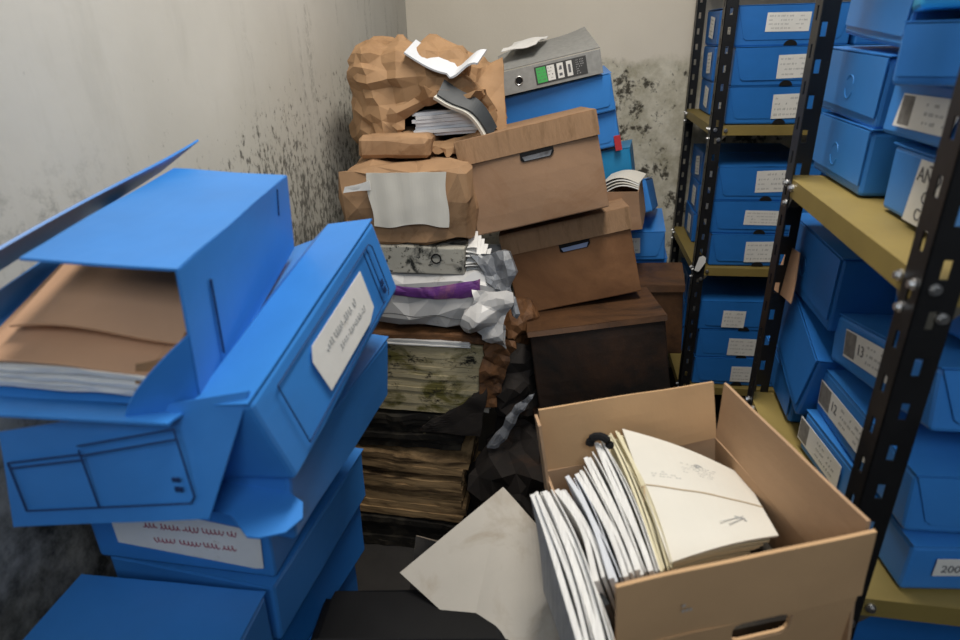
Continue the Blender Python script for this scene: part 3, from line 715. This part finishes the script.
for step in range(3):
    be = [e for e in bm.edges if e.is_boundary]
    r_ = bmesh.ops.extrude_edge_only(bm, edges=be)
    for v in [v for v in r_['geom'] if isinstance(v, bmesh.types.BMVert)]:
        dr = V((v.co.x-ox, 0, (v.co.z-oz)*2)).normalized()
        a = math.atan2(v.co.z-oz, v.co.x-ox); w_ = 1+.9*noise.noise(V((math.cos(a)*3, math.sin(a)*3, 1)))
        v.co += dr*(.007+.004*step)*w_+V((0, (-.010 if step < 2 else -.002)*w_, 0))+noise.noise_vector(v.co*40)*.003
bg = link('bag', bm, 'bag', t)
md = bg.modifiers.new('s', 'SOLIDIFY'); md.thickness = .0015; facet(bg, .055)
link('stiff_flap', creased(rebase(quad((-.315, 1.830, 1.425), (-.178, 1.850, 1.335), (-.200, 1.93, 1.545), (-.235, 1.94, 1.525), 24, 24, .003), t), .004, 5, 8, 4), 'bag', t, label='stiffer brown flap at the right')
o = solo('document_stack', layered(.195, .22, .066, 7, 12, .007, .006), 'white2', 'stack of white printed files inside the torn brown bag', 'papers'); put(o, (-.350, 1.915, 1.348), (0, -3, 4))
def arch(u, v, k): return V((.140*u+.016*v, -.010+.028*v, -.115*u*u*(1.25-.25*u)-.012*math.sin(u*6)+k*v*(1-.35*u)))
o = solo('strapped_file', patch(lambda u, v: arch(u, v, .036), 24, 3, .010), 'darkspine', 'dark grey curved file spine arching over the papers in the torn bag', 'file', smooth=False)
o.location = (-.282, 1.775, 1.345)
o = solo('page_edge', patch(lambda u, v: arch(u, v, .012)+V((-.004, -.002, -.010)), 24, 2, .009), 'offwhite', 'pale page edge under the dark curved file spine', 'pages'); o.location = (-.292, 1.772, 1.338)
o = solo('open_booklet', patch(lambda u, v: (.205*u, .09*v, -.050*math.sin(min(1, u*1.5)*1.57)+.022*max(0, u-.62)/.38-.010*math.sin(u*12)*(u > .6)+.03*v), 24, 4, .005), 'white2', 'open booklet with pale lilac pages on top of the torn bag', 'booklet'); put(o, (-.345, 1.815, 1.500), (0, 2, -8))

# dark rotten paper and rags between the stacks
def blob(label, loc, s, m, seed, name='rotten_paper'):
    bm = bmesh.new(); bmesh.ops.create_icosphere(bm, subdivisions=5, radius=1)
    for v in bm.verts: v.co = V((v.co.x*s[0], v.co.y*s[1], v.co.z*s[2]))
    crumple(bm, .045, 9, seed); crumple(bm, .012, 30, seed+1)
    o = facet(solo(name, bm, m, label, 'rotten paper'), .10); o.location = (loc[0], loc[1], loc[2]); return o
blob('black crumpled rotten paper wedged beside the mouldy cream bundle', (-.155, 1.72, .48), (.085, .12, .11), 'black_rag', 3)
blob('brown black rotten wad between the corner stack and the soaked box', (-.150, 1.76, .655), (.045, .07, .08), 'brownwet', 6)
blob('black heap of rotten paper on the floor between the stacks', (-.13, 1.66, .002), (.14, .16, .24), 'black_rag', 9)
solo('rotten_flap', crumple(quad((-.43, 1.585, .50), (-.24, 1.565, .50), (-.22, 1.585, .66), (-.26, 1.585, .62), 16, 16, .003), .010, 12, 4), 'black_rag', 'dark pointed paper flap lying across the mouldy cream bundle\'s corner', 'rotten paper')
facet(solo('plastic_film', crumple(quad((-.215, 1.555, .475), (-.185, 1.56, .475), (-.075, 1.555, .67), (-.115, 1.56, .64), 18, 22, .002), .012, 22, 9), 'greyplastic', 'grey film scrap in the dark gap left of the soaked black box', 'plastic film'), .14)

# ------------------------------------------------------------------ open carton full of files
CL, CR = (.186, .714, .765), (-2, -6, 16)
cw, cd, ch = .303, .350, .312
carton = thing('open_carton', 'open tan cardboard carton overflowing with files, in front', 'carton', CL, CR)
hb_ = ch*.67; th_ = .004
def cq(*a, **k): return quad(*a, th=th_, **k)
x0, x1, y0, y1 = -cw/2+.006, cw/2-.006, -cd/2+.006, cd/2-.006
bm = cq((x0, y0, .003), (x1, y0, .003), (x1, y1, .003), (x0, y1, .003))
link('bottom_panel', bm, 'carton', carton)
# front wall with a real hand hole
fm = Matrix(((1, 0, 0, 0), (0, -.16, -1, y0+.16*hb_), (0, 1, 0, 0), (0, 0, 0, 1)))
bm = bmesh.new()
hx0, hx1, hz0, hz1 = -.006, .064, hb_-.036, hb_-.003
for (a, b, c_, d_) in ((x0, 0, hx0, hb_), (hx1, 0, x1, hb_), (hx0, 0, hx1, hz0), (hx0, hz1, hx1, hb_)):
    poly([(a, b), (c_, b), (c_, d_), (a, d_)], th_, fm, bm)
for (sx_, hx) in ((1, hx0), (-1, hx1)):
    for (sz_, hz) in ((1, hz0), (-1, hz1)):
        poly([(hx, hz), (hx+sx_*.010, hz), (hx+sx_*.003, hz+sz_*.003), (hx, hz+sz_*.010)], th_, fm, bm)
link('front_panel', bm, 'carton', carton, label='front panel with an oval hand hole')
bm = bmesh.new(); tube(bm, [fm @ V((x, z, .0045)) for (x, z) in ((hx0-.002, hz0+.006), (hx0+.006, hz0-.003), (hx1-.008, hz0-.004), (hx1+.001, hz0+.004), (hx1+.002, hz1-.004))], .0010, 6)
link('hand_hole_edge', bm, 'cartonin', carton)
link('right_panel', cq((x1, y0, 0), (x1, y1, 0), (x1, y1, hb_), (x1, y0, hb_), n=4, m=3, amp=.002), 'cartonin', carton)
link('back_panel', cq((x0, y1, 0), (x1, y1, 0), (x1, y1, hb_), (x0, y1, hb_), n=4, m=3, amp=.002), 'cartonin', carton)
link('left_panel', cq((x0, y0, 0), (x0, y1, 0), (x0, y1, hb_), (x0, y0, hb_), n=4, m=3, amp=.002), 'cartonin', carton)
link('front_flap', quad((x0, y0-.002, hb_), (x1+.006, y0-.002, hb_), (x1+.004, y0-.012, ch+.002), (x0+.002, y0-.010, ch), 14, 6, .0045, .004, 9, 2), 'carton', carton)
link('back_flap', quad((x0, y1+.002, hb_), (x1, y1+.002, hb_), (x1+.002, y1+.016, ch-.006), (x0+.001, y1+.012, ch+.008), 14, 6, .0045, .007, 9, 5), 'carton', carton)
link('right_flap', quad((x1+.002, y0, hb_), (x1+.002, y1, hb_), (x1+.012, y1-.004, ch), (x1+.010, y0+.004, ch), 14, 6, .0045, .006, 8, 7), 'cartonin', carton)
link('left_back_edge', quad((x0-.001, y1-.035, hb_-.1), (x0-.001, y1, hb_-.1), (x0-.003, y1+.010, ch), (x0-.004, y1-.018, ch-.004), 3, 6, .0045, .003, 9, 7), 'cartonin', carton, label='narrow torn left rim at the back corner')
bm = bmesh.new()
for k in range(2): box(bm, (x1-.075-.075*k, y0-.0062, .035+.0*k), (.06, .0008, .035))
CM = Matrix.Translation(CL) @ Euler([R(a) for a in CR]).to_matrix().to_4x4()
bm.free()
# smudged grey print on the front flap
link('faded_print', scribble(bmesh.new(), Matrix(((1, 0, 0, 0), (0, 0, -1, y0-.0125), (0, 1, 0, 0), (0, 0, 0, 1))), -.072, -.058, hb_+.045, hb_+.06, 2, random.Random(4), 1, .6), 'inkfaint', carton)
def in_carton(o, loc, rot):
    o.matrix_world = CM @ Matrix.Translation(loc) @ Euler([R(a) for a in rot]).to_matrix().to_4x4()
    return o
def sheaf_w(B, F_, lean, depth, th, n, seed, bow=.006):
    """files on edge given by the two ends of their top edge, leaning and hanging down into the box"""
    B, F_ = V(B), V(F_); bm = bmesh.new(); rnd = random.Random(seed)
    side = V((1, .28, 0)).normalized()
    slabs = [(-.28*th, th*.40), (th*.12, th*.26), (th*.36, th*.10), (th*.50, th*.07)] if n > 1 else [(0, th)]
    for k, (oo, tt) in enumerate(slabs):
        o_ = side*oo; dz = rnd.uniform(-.008, .004); ex = rnd.uniform(-.012, .012); ph = rnd.uniform(0, 6)
        bw = rnd.uniform(-.0015, .0015)
        def f(u, v):
            p = F_*(1-u)+B*u+(B-F_)*ex
            p = p+o_*(.9+.3*(1-v))+side*(bow*math.sin(u*math.pi)+(.001+bw)*math.sin(u*6+ph))
            return p+V((lean*(1-v), lean*.28*(1-v), -depth*(1-v)+dz*v+.004*math.sin(u*4+seed+k)*v))+side*bow*1.2*math.sin(v*2.2)
        patch(f, 14, 6, tt, bm)
    return bm
specs = [  # back top, front top, lean, depth, thickness, sheets, material, label
    ((-.040, .735, .990), (.030, .490, .985), .030, .20, .019, 5, 'pages', 'leftmost sheaf of white papers, spilling outside the open carton'),
    ((-.022, .733, 1.000), (.050, .492, .995), .022, .20, .019, 5, 'pages', 'second white sheaf from the left, outside the carton wall'),
    ((-.002, .742, .992), (.050, .575, 1.000), .050, .17, .018, 5, 'pages', 'sheaf with bent tops, first one inside the carton\'s left wall'),
    ((.010, .762, 1.003), (.064, .566, 1.010), .052, .18, .016, 4, 'white2', 'creased white sheaf behind the black folder corner'),
    ((.024, .778, 1.006), (.080, .570, 1.016), .052, .18, .017, 5, 'pages', 'white sheaf in the middle of the fanned carton papers'),
    ((.038, .812, 1.008), (.094, .575, 1.018), .050, .18, .017, 5, 'pages', 'white sheaf right of the middle of the fanned papers'),
    ((.053, .835, 1.016), (.109, .580, 1.016), .048, .18, .017, 5, 'pages', 'tall white sheaf just left of the cream folders'),
    ((.072, .848, 1.018), (.124, .593, 1.006), .046, .18, .009, 3, 'cream', 'cream folder edge next to the tall white sheaf'),
    ((.084, .856, 1.024), (.134, .605, 1.000), .046, .18, .008, 3, 'cream', 'cream folder touching the string tied bundle')]
for i, (B_, F_, ln, dp, a, n_, m_, lb_) in enumerate(specs):
    o = solo('paper_sheaf' if m_ != 'cream' else 'cream_folder', sheaf_w(B_, F_, ln, dp, a, n_, i+3), m_, lb_, 'papers' if m_ != 'cream' else 'folder', 'files standing in the carton')
o = solo('black_folder', sheaf_w((.020, .650, .965), (.058, .555, .985), .045, .15, .006, 1, 41, .002), 'darkspine', 'black folder corner between the sheaves near the carton\'s front rim', 'folder')
o = link('ring_clip', tube(bmesh.new(), [(0, .016*math.cos(a*.4), .016*math.sin(a*.4)) for a in range(9)], .007, 8), 'dark'); in_carton(o, (-.062, .135, .262), (0, 10, 60)); tag(o, 'black curved binder clip behind the tall white sheaf', 'binder clip')

o = link('hole_filler_bundle', layered(.20, .26, .135, 8, 77, .004, .004), 'moulddark'); in_carton(o, (.035, .0, .008), (0, 0, 0)); tag(o, 'dark file bundle under the tied folders, seen through the carton\'s hand hole', 'file bundle')  # filler added to keep the hand hole dark and carry the folders
# string tied white folder lying tilted in the carton
LK, LF, RF, RK = V((.098, .862, 1.028)), V((.140, .612, .998)), V((.289, .684, .990)), V((.281, .842, .970))
t = thing('tied_folder_bundle', 'thick off white folder bundle tied with brown string in the open carton', 'folder bundle', (.19, .74, .93))
nn = (LF-LK).cross(RK-LK).normalized(); nn = nn if nn.z > 0 else -nn
def surf(u, v, off=0):
    p = (LF*(1-u)+RF*u)*(1-v)+(LK*(1-u)+RK*u)*v
    return p+nn*(off+.010*math.sin(u*math.pi)*.8-.004*v)+V((.01, .012, -.012))*(u**3)*v
link('top_cover', rebase(patch(lambda u, v: surf(u, v), 14, 14, .0025), t), 'offwhite', t)
bm = bmesh.new()
for k in range(9):
    o_ = -.004-.0045*k; rr = random.Random(k)
    jx = rr.uniform(-.004, .004)
    patch(lambda u, v: surf(u*.97+.01, v*.98+.01, o_)+V((jx-.0022*k, jx, 0)), 8, 8, .0022, bm)
link('inner_folders', rebase(bm, t), 'cream', t)
bm = patch(lambda u, v: surf(u, v, -.047)+V((-.022, 0, 0)), 8, 8, .003)
link('bottom_cover', rebase(bm, t), 'darkspine', t, label='dark lower cover')
bm = bmesh.new()
tube(bm, [surf(k/16, .52-.10*(k/16)+.003*math.sin(k), .0022) for k in range(17)], .0009, 5)
tube(bm, [surf(0, .50, .003-.048*k/6)+V((-.024*k/6-.002, 0, 0)) for k in range(7)], .0013, 5)
tube(bm, [surf(0.0, .50, .004), surf(-.03, .42, .006), surf(-.06, .36, -.004)], .0012, 5)
link('string', rebase(bm, t), 'string', t)
# stamps and faint print lines on the cover
def sm(u, v, off=.0016):
    o_ = surf(u, v, off); X_ = (surf(u+.05, v, off)-o_).normalized(); Z_ = X_.cross(surf(u, v+.05, off)-o_).normalized(); Y_ = Z_.cross(X_)
    return Matrix(((X_.x, Y_.x, Z_.x, o_.x), (X_.y, Y_.y, Z_.y, o_.y), (X_.z, Y_.z, Z_.z, o_.z), (0, 0, 0, 1)))
bm = bmesh.new()
scribble(bm, sm(.55, .72), -.03, .03, -.014, .014, 5, random.Random(3), .75, .18)
scribble(bm, sm(.22, .62), -.02, .03, -.008, .008, 3, random.Random(6), .7, .18)
link('faded_print', rebase(bm, t), 'inkfaint', t)
bm = bmesh.new(); m_ = sm(.55, .78, .0018)
for r_ in (.004, .007): tube(bm, [m_ @ V((r_*math.cos(a*.6), r_*math.sin(a*.6)*.6, .0004)) for a in range(9)], .0005, 4)
m_ = sm(.68, .22, .0018)
for a in range(4): tube(bm, [m_ @ V((-.012+.02*math.cos(a), -.004+.01*math.sin(a*2), .0004)), m_ @ V((.012, .003*a-.005, .0004))], .0006, 4)
link('stamp', rebase(bm, t), 'inkfaint', t)

# stack of cartons that carries the open carton
for k, (z_, h_) in enumerate(((.004, .37), (.378, .372))):
    t = thing('cardboard_box', ['closed cardboard box on the floor, lowest support of the open carton', 'closed cardboard box directly under the open carton'][k], 'cardboard box', (.180, .735, z_), (0, 0, 14-2*k))
    link('body', bbox_bm(.27, .33, h_, .004, 2, 3, .002, 6, k), 'carton', t)
    link('packing_tape', box(bmesh.new(), (0, 0, h_+.0005), (.05, .328, .0012)), 'string', t)

# ------------------------------------------------------------------ weathered board and black case in front
A_, TIP, RB, RM, B2 = V((-.102, .93, .837)), V((-.273, .80, .741)), V((.035, .645, .765)), V((-.053, .88, .831)), V((-.125, .745, .70))
bm = bmesh.new()
ctr = V((-.085, .78, .76))
quad(TIP+V((0, 0, -.002)), V((-.135, .715, .70)), V((-.1185, .8225, .7685)), A_, 10, 10, .003, 0, 11, 2, bm)
quad(V((-.135, .715, .70)), V((.035, .600, .715)), V((-.030, .850, .818)), A_, 10, 12, .003, 0, 11, 4, bm, sag=-.01)
solo('folded_board', bm, 'board', 'weathered greyish white board with a peaked corner, leaning left of the open carton', 'board')
solo('folded_board', quad((-.40, 1.02, .01), (-.20, 1.0, .01), (-.235, .985, .640), (-.300, 1.01, .625), 6, 12, .003, .006, 12), 'boarddark', 'dark damp board scrap behind the peaked white board', 'board')
t = thing('black_case', 'black plastic case with a rounded corner, at the bottom edge of the photo', 'case', (-.222, .690, .002), (0, 0, 4))
bm = bmesh.new()
w2, H2, r2 = .180, .722, .05
pts = [(-w2, 0), (w2, 0)]+[(w2-r2+r2*math.cos(a*math.pi/16), H2-r2+r2*math.sin(a*math.pi/16)) for a in range(9)]+[(-w2+r2*.4+r2*.4*math.cos(a*math.pi/16), H2-.02-r2*.4+r2*.4*math.sin(a*math.pi/16)) for a in range(8, 17)]
poly(pts, .20, Matrix(((1, 0, 0, 0), (0, 0, 1, -.10), (0, 1, 0, 0), (0, 0, 0, 1))), bm)
bmesh.ops.bevel(bm, geom=[e for e in bm.edges if abs(e.verts[0].co.y-e.verts[1].co.y) < 1e-4], offset=.018, segments=3, affect='EDGES')
link('shell', bm, 'blackplastic', t, smooth=True)
bm = bmesh.new(); tube(bm, [(x*1.002, -.001, z) for x, z in pts[1:]], .003, 6); link('seam', bm, 'dark', t)

# ------------------------------------------------------------------ blurred blue stack at the left
GN = 'blue boxes in the near left stack'
# open box on top (tray with walls, folded flaps)
t = thing('archive_box', 'open blue box gaping over folders and papers, top of the near left stack', 'archive box', (-.533, .705, 1.306), (4.5, 4.2, 4.7), GN)
w, d, h = .258, .332, .113; X0, X1, Y0, Y1 = -w/2, w/2, -d/2, d/2; th = .003
DZ = -.056
link('bottom_panel', quad((X0, Y0-.01, DZ), (X1, Y0, DZ), (X1, Y1, 0), (X0, Y1, 0), 4, 4, th, .002, 8), 'blue', t)
link('right_panel', quad((X1-.004, Y0, DZ), (X1, Y1, 0), (X1, Y1, h), (X1, Y0, h), 6, 3, th, .001, 8), 'blue', t)
link('left_panel', quad((X0, Y0, DZ), (X0, Y1, 0), (X0, Y1, h*.45), (X0, Y0, h*.3), 6, 3, th, .002, 8), 'blue', t)
link('back_panel', quad((X0, Y1, 0), (X1, Y1, 0), (X1, Y1, h-.002), (X0, Y1, h*.45), 6, 3, th, .002, 8), 'blue', t)
link('top_flap', quad((-.032, Y0+.002, h), (X1+.001, Y0, h), (X1+.001, Y1, h), (-.036, Y1, h), 8, 8, th, .003, 9, 3), 'blue', t, label='flat top flap folded over the right half')
link('lip', patch(lambda u, v: (X0+.0+(w-.012)*u, Y0-.008-.045*v, DZ+.010*math.sin(v*1.5)+.006*v*u), 10, 5, th), 'blue', t, label='front lip bent forward')
link('end_wing', patch(lambda u, v: (X1-.006-.062*u+.004*v, Y0-.052*u+.010*u*u, DZ+.002+(.082*(1-u)**.65+.010)*v), 12, 6, th), 'blue', t, label='rounded wing flap at the front right corner')
bm = bmesh.new()
tube(bm, [(X1+.001, Y0+.062, -.022), (X1+.002, Y0+.060, .075)], .0014, 5); link('cut_slot', bm, 'blueline', t)
link('cut_slot', tube(bmesh.new(), [(X1+.002, Y1-.05, .070), (X1+.002, Y1-.045, h-.006)], .0011, 5), 'blueline', t)
# raised lid along the left
t_loc = t
a, b, c_, e_ = V((-.583, .95, 1.462)), V((-.640, .93, 1.418)), V((-.645, .50, 1.365)), V((-.600, .50, 1.405))
a, b, c_, e_ = [O_ for O_ in (V((-.560, .915, 1.467)), V((-.628, .905, 1.421)), V((-.645, .46, 1.350)), V((-.600, .46, 1.392)))]
bm = quad(c_, b, a, e_, 14, 5, .003, .004, 6, 4)
link('raised_lid', rebase(bm, t), 'blue', t, label='narrow lid strip raised above the left side')
def mid(u, v, o=.003):
    p = (c_*(1-u)+b*u)*(1-v)+(e_*(1-u)+a*u)*v; n_ = (b-c_).cross(e_-c_).normalized(); n_ = n_ if n_.z > 0 else -n_
    return p+n_*o
lp = link('lid_slot', rebase(patch(lambda u, v: mid(.52+.22*u, .42+.25*v, .0032), 6, 2, .001), t), 'white2', t, label='pale slot seen through the lid')
# contents
def in_box(o, loc, rot=(0, 0, 0)):
    o.matrix_world = Matrix.Translation(t_loc.location) @ t_loc.rotation_euler.to_matrix().to_4x4() @ Matrix.Translation(loc) @ Euler([R(q) for q in rot]).to_matrix().to_4x4(); return o
o = link('document_stack', layered(.225, .31, .040, 12, 61, .005, .008), 'white'); in_box(o, (-.016, -.014, -.023), (9.6, 0, 0)); tag(o, 'stack of white papers in the bottom of the open blue box', 'papers')
o = link('kraft_folder', patch(lambda u, v: (-.118+.228*u, -.170+.255*v, .047+.004*math.sin(u*5)+.012*v+(.020*max(0, u-.85)/.15)*(1-v)), 14, 10, .003), 'pink'); in_box(o, (0, .0, -.026), (9.6, 0, 0)); tag(o, 'lower salmon kraft folder lying on the papers in the open blue box', 'folder')
o = link('kraft_folder', patch(lambda u, v: (-.085+.188*u, -.138+.270*v, .056+.010*math.sin(u*4+.5)+.020*v+.006*u), 14, 10, .003), 'pink'); in_box(o, (0, .0, -.016), (9.6, 0, 0)); tag(o, 'upper salmon kraft folder, buckled, topmost in the open blue box', 'folder')
o = link('kraft_folder', quad((.060, -.168, .010), (.106, -.165, .012), (.112, -.155, .066), (.075, -.165, .060), 6, 6, .002, .008, 20), 'bag'); in_box(o, (-.008, 0, -.030), (9.6, 0, 0)); tag(o, 'crumpled brown folder corner at the front right inside the open blue box', 'folder')

# second box: label on its right side, printed panel hanging in front
dn = lambda x, y: .034 if x < .03 else max(0, .034*(1-(x-.03)/.03))
D2 = (.302, .389, .130)
t = blue_box('blue box with white handwritten label on its side, directly under the open blue box', (-.437, .767, 1.153), (14.7, -9.0, -7.2), D2, 'blue', GN, flap=None, seed=71, dent=dn)
fm = facem('R', *D2) @ Matrix.Translation((.012, .064, .0045))
lb_ = link('label', poly([(-.085, -.035), (.060, -.038), (.085, -.028), (.088, .034), (-.080, .036), (-.092, .02)], .0009, fm), 'label', t, label='white label with faded handwriting')
bm = bmesh.new(); m2 = fm @ Matrix.Translation((0, 0, .0008))
squiggle(bm, m2, -.055, .045, .012, .006, 3); squiggle(bm, m2, -.03, .06, -.010, .005, 5)
link('handwriting', bm, 'inkfaint', lb_)
def lines(bm, m_, segs, r=.0009):
    for (xa, ya, xb, yb) in segs: tube(bm, [m_ @ V((xa, ya, 0)), m_ @ V((xb, yb, 0))], r, 5)
bm = bmesh.new(); fm = facem('R', *D2) @ Matrix.Translation((0, 0, .0045))
lines(bm, fm, [(-.15, .018, .135, .018), (-.15, .112, .150, .112), (.150, .112, .158, .104), (.158, .104, .158, .026), (.158, .026, .150, .018), (.128, .018, .128, .112), (.140, .03, .140, .112), (-.15, .018, -.15, .112)])
box(bm, fm @ V((.147, .045, 0)), (.001, .008, .010)); box(bm, fm @ V((.147, .032, 0)), (.001, .008, .010))
link('printed_grid', bm, 'blueline', t)
TR, BR, BL, TL = V((-.3295, .540, 1.262)), V((-.383, .500, 1.119)), V((-.640, .500, 1.082)), V((-.63, .515, 1.205))
link('hanging_panel', rebase(quad(BL, BR, TR, TL, 8, 6, .003, .003, 9), t), 'blue', t, label='front lid panel hanging down with printed grid')
Xv = (BR-BL).normalized(); Zv = Xv.cross(TL-BL).normalized(); Yv = Zv.cross(Xv)
if Zv.y > 0: Zv = -Zv
O_ = BL+Zv*.0045
pm = Matrix(((Xv.x, Yv.x, Zv.x, O_.x), (Xv.y, Yv.y, Zv.y, O_.y), (Xv.z, Yv.z, Zv.z, O_.z), (0, 0, 0, 1)))
bm = bmesh.new()
lines(bm, pm, [(.03, .022, .245, .022), (.245, .022, .252, .03), (.252, .03, .252, .112), (.03, .022, .03, .085), (.128, .022, .128, .095), (.03, .085, .128, .090), (.128, .100, .252, .112), (.128, .088, .252, .100), (.03, .078, .128, .083)], .0011)
box(bm, pm @ V((.236, .040, 0)), (.009, .002, .006)); box(bm, pm @ V((.236, .052, 0)), (.009, .002, .005))
link('printed_grid', rebase(bm, t), 'blueline', t)
# third box with rounded flap
t = blue_box('blue box third down the near left stack, rounded flap sticking out', (-.462, .775, 1.022), (1, 5, -4), (.28, .36, .12), 'blue', GN, flap=None, seed=72)
bm = poly([(-.03, -.178), (.135, -.178), (.160, -.190), (.170, -.212), (.160, -.236), (.135, -.250), (.120, -.252), (.085, -.228), (-.03, -.232)], .003, Matrix.Translation((0, 0, .098)) @ Matrix.Rotation(R(6), 4, 'X'))
link('rounded_flap', bm, 'blue', t)
# fourth: label with red handwriting
t = blue_box('blue box with red handwriting on its white front label, below the rounded flap', (-.535, .805, .900), (0, 1, -1), (.28, .36, .118), 'blue', GN, flap=None, seed=73)
fm = facem('F', .28, .36, .118) @ Matrix.Translation((.015, .068, .004))
lb_ = link('label', poly([(-.110, -.028), (.10, -.048), (.112, -.046), (.118, .040), (-.112, .044)], .0009, fm), 'label', t, label='white label with red handwriting')
bm = bmesh.new(); m2 = fm @ Matrix.Translation((0, 0, .0008))
squiggle(bm, m2, -.06, .085, .012, .006, 13, .0009); squiggle(bm, m2, -.05, .075, -.014, .0055, 15, .0009)
link('handwriting', bm, 'inkred', lb_)
blue_box('dark blue box at the photo\'s lower left edge, its top in view', (-.545, .430, .776), (0, 1, 1), (.28, .34, .118), 'blue', GN, flap='F', seed=74)
blue_box('blue box leaning out to the right under the red labelled box', (-.535, .805, .772), (0, 2, -5), (.28, .34, .112), 'blue', GN, flap=None, seed=75)
for k in range(6):
    blue_box(f'blue box low in near left stack, {["lowest", "second", "third", "fourth", "fifth", "sixth"][k]} from the floor', (-.560+.01*(k % 2), (.66, .64, .70, .66, .74, .80)[k], .004+k*.127), (0, 0, (-3, 4, -2, 3, -4, -9)[k]), (.27, (.5, .5, .46, .48, .40, .34)[k], .122), 'blue2', GN, flap=None, seed=80+k, simple=True)

# ------------------------------------------------------------------ camera
def camera():
    f, p, r, y = 628.71, .4237, -.0265, .1465
    F = V((-math.sin(y)*math.cos(p), math.cos(y)*math.cos(p), -math.sin(p))); Rr = V((math.cos(y), math.sin(y), 0)); U = Rr.cross(F)
    R2 = Rr*math.cos(r)+U*math.sin(r); U2 = -Rr*math.sin(r)+U*math.cos(r)
    c = bpy.data.cameras.new('camera'); o = bpy.data.objects.new('camera', c); C.objects.link(o)
    o.matrix_world = Matrix(((R2.x, U2.x, -F.x, 0), (R2.y, U2.y, -F.y, 0), (R2.z, U2.z, -F.z, 1.6), (0, 0, 0, 1)))
    c.sensor_width = 36; c.lens = f/960*36; c.clip_start = .02
    c.dof.use_dof = True; c.dof.focus_distance = 1.75; c.dof.aperture_fstop = 4.0
    bpy.context.scene.camera = o
camera()

# ------------------------------------------------------------------ light
def area(name, loc, target, sx, sy, power, col):
    l = bpy.data.lights.new(name, 'AREA'); l.shape = 'RECTANGLE'; l.size = sx; l.size_y = sy; l.energy = power; l.color = col
    o = bpy.data.objects.new(name, l); C.objects.link(o); o.location = loc
    o.rotation_euler = (V(target)-V(loc)).to_track_quat('-Z', 'Y').to_euler(); return o
area('doorway_daylight', (.25, -.9, 2.45), (-.1, 1.7, 1.1), .8, .6, 15, (.84, .92, 1.0))
area('ceiling_lamp', (.10, 1.15, 2.76), (.10, 1.16, 0), .3, 1.2, 33, (1.0, .95, .87))
wd = bpy.data.worlds.new('world'); bpy.context.scene.world = wd; wd.use_nodes = True
wd.node_tree.nodes['Background'].inputs[0].default_value = (.75, .85, 1, 1); wd.node_tree.nodes['Background'].inputs[1].default_value = .03
vs = bpy.context.scene.view_settings
vs.view_transform = 'Standard'; vs.look = 'None'; vs.exposure = 0; vs.gamma = 1; vs.use_curve_mapping = False
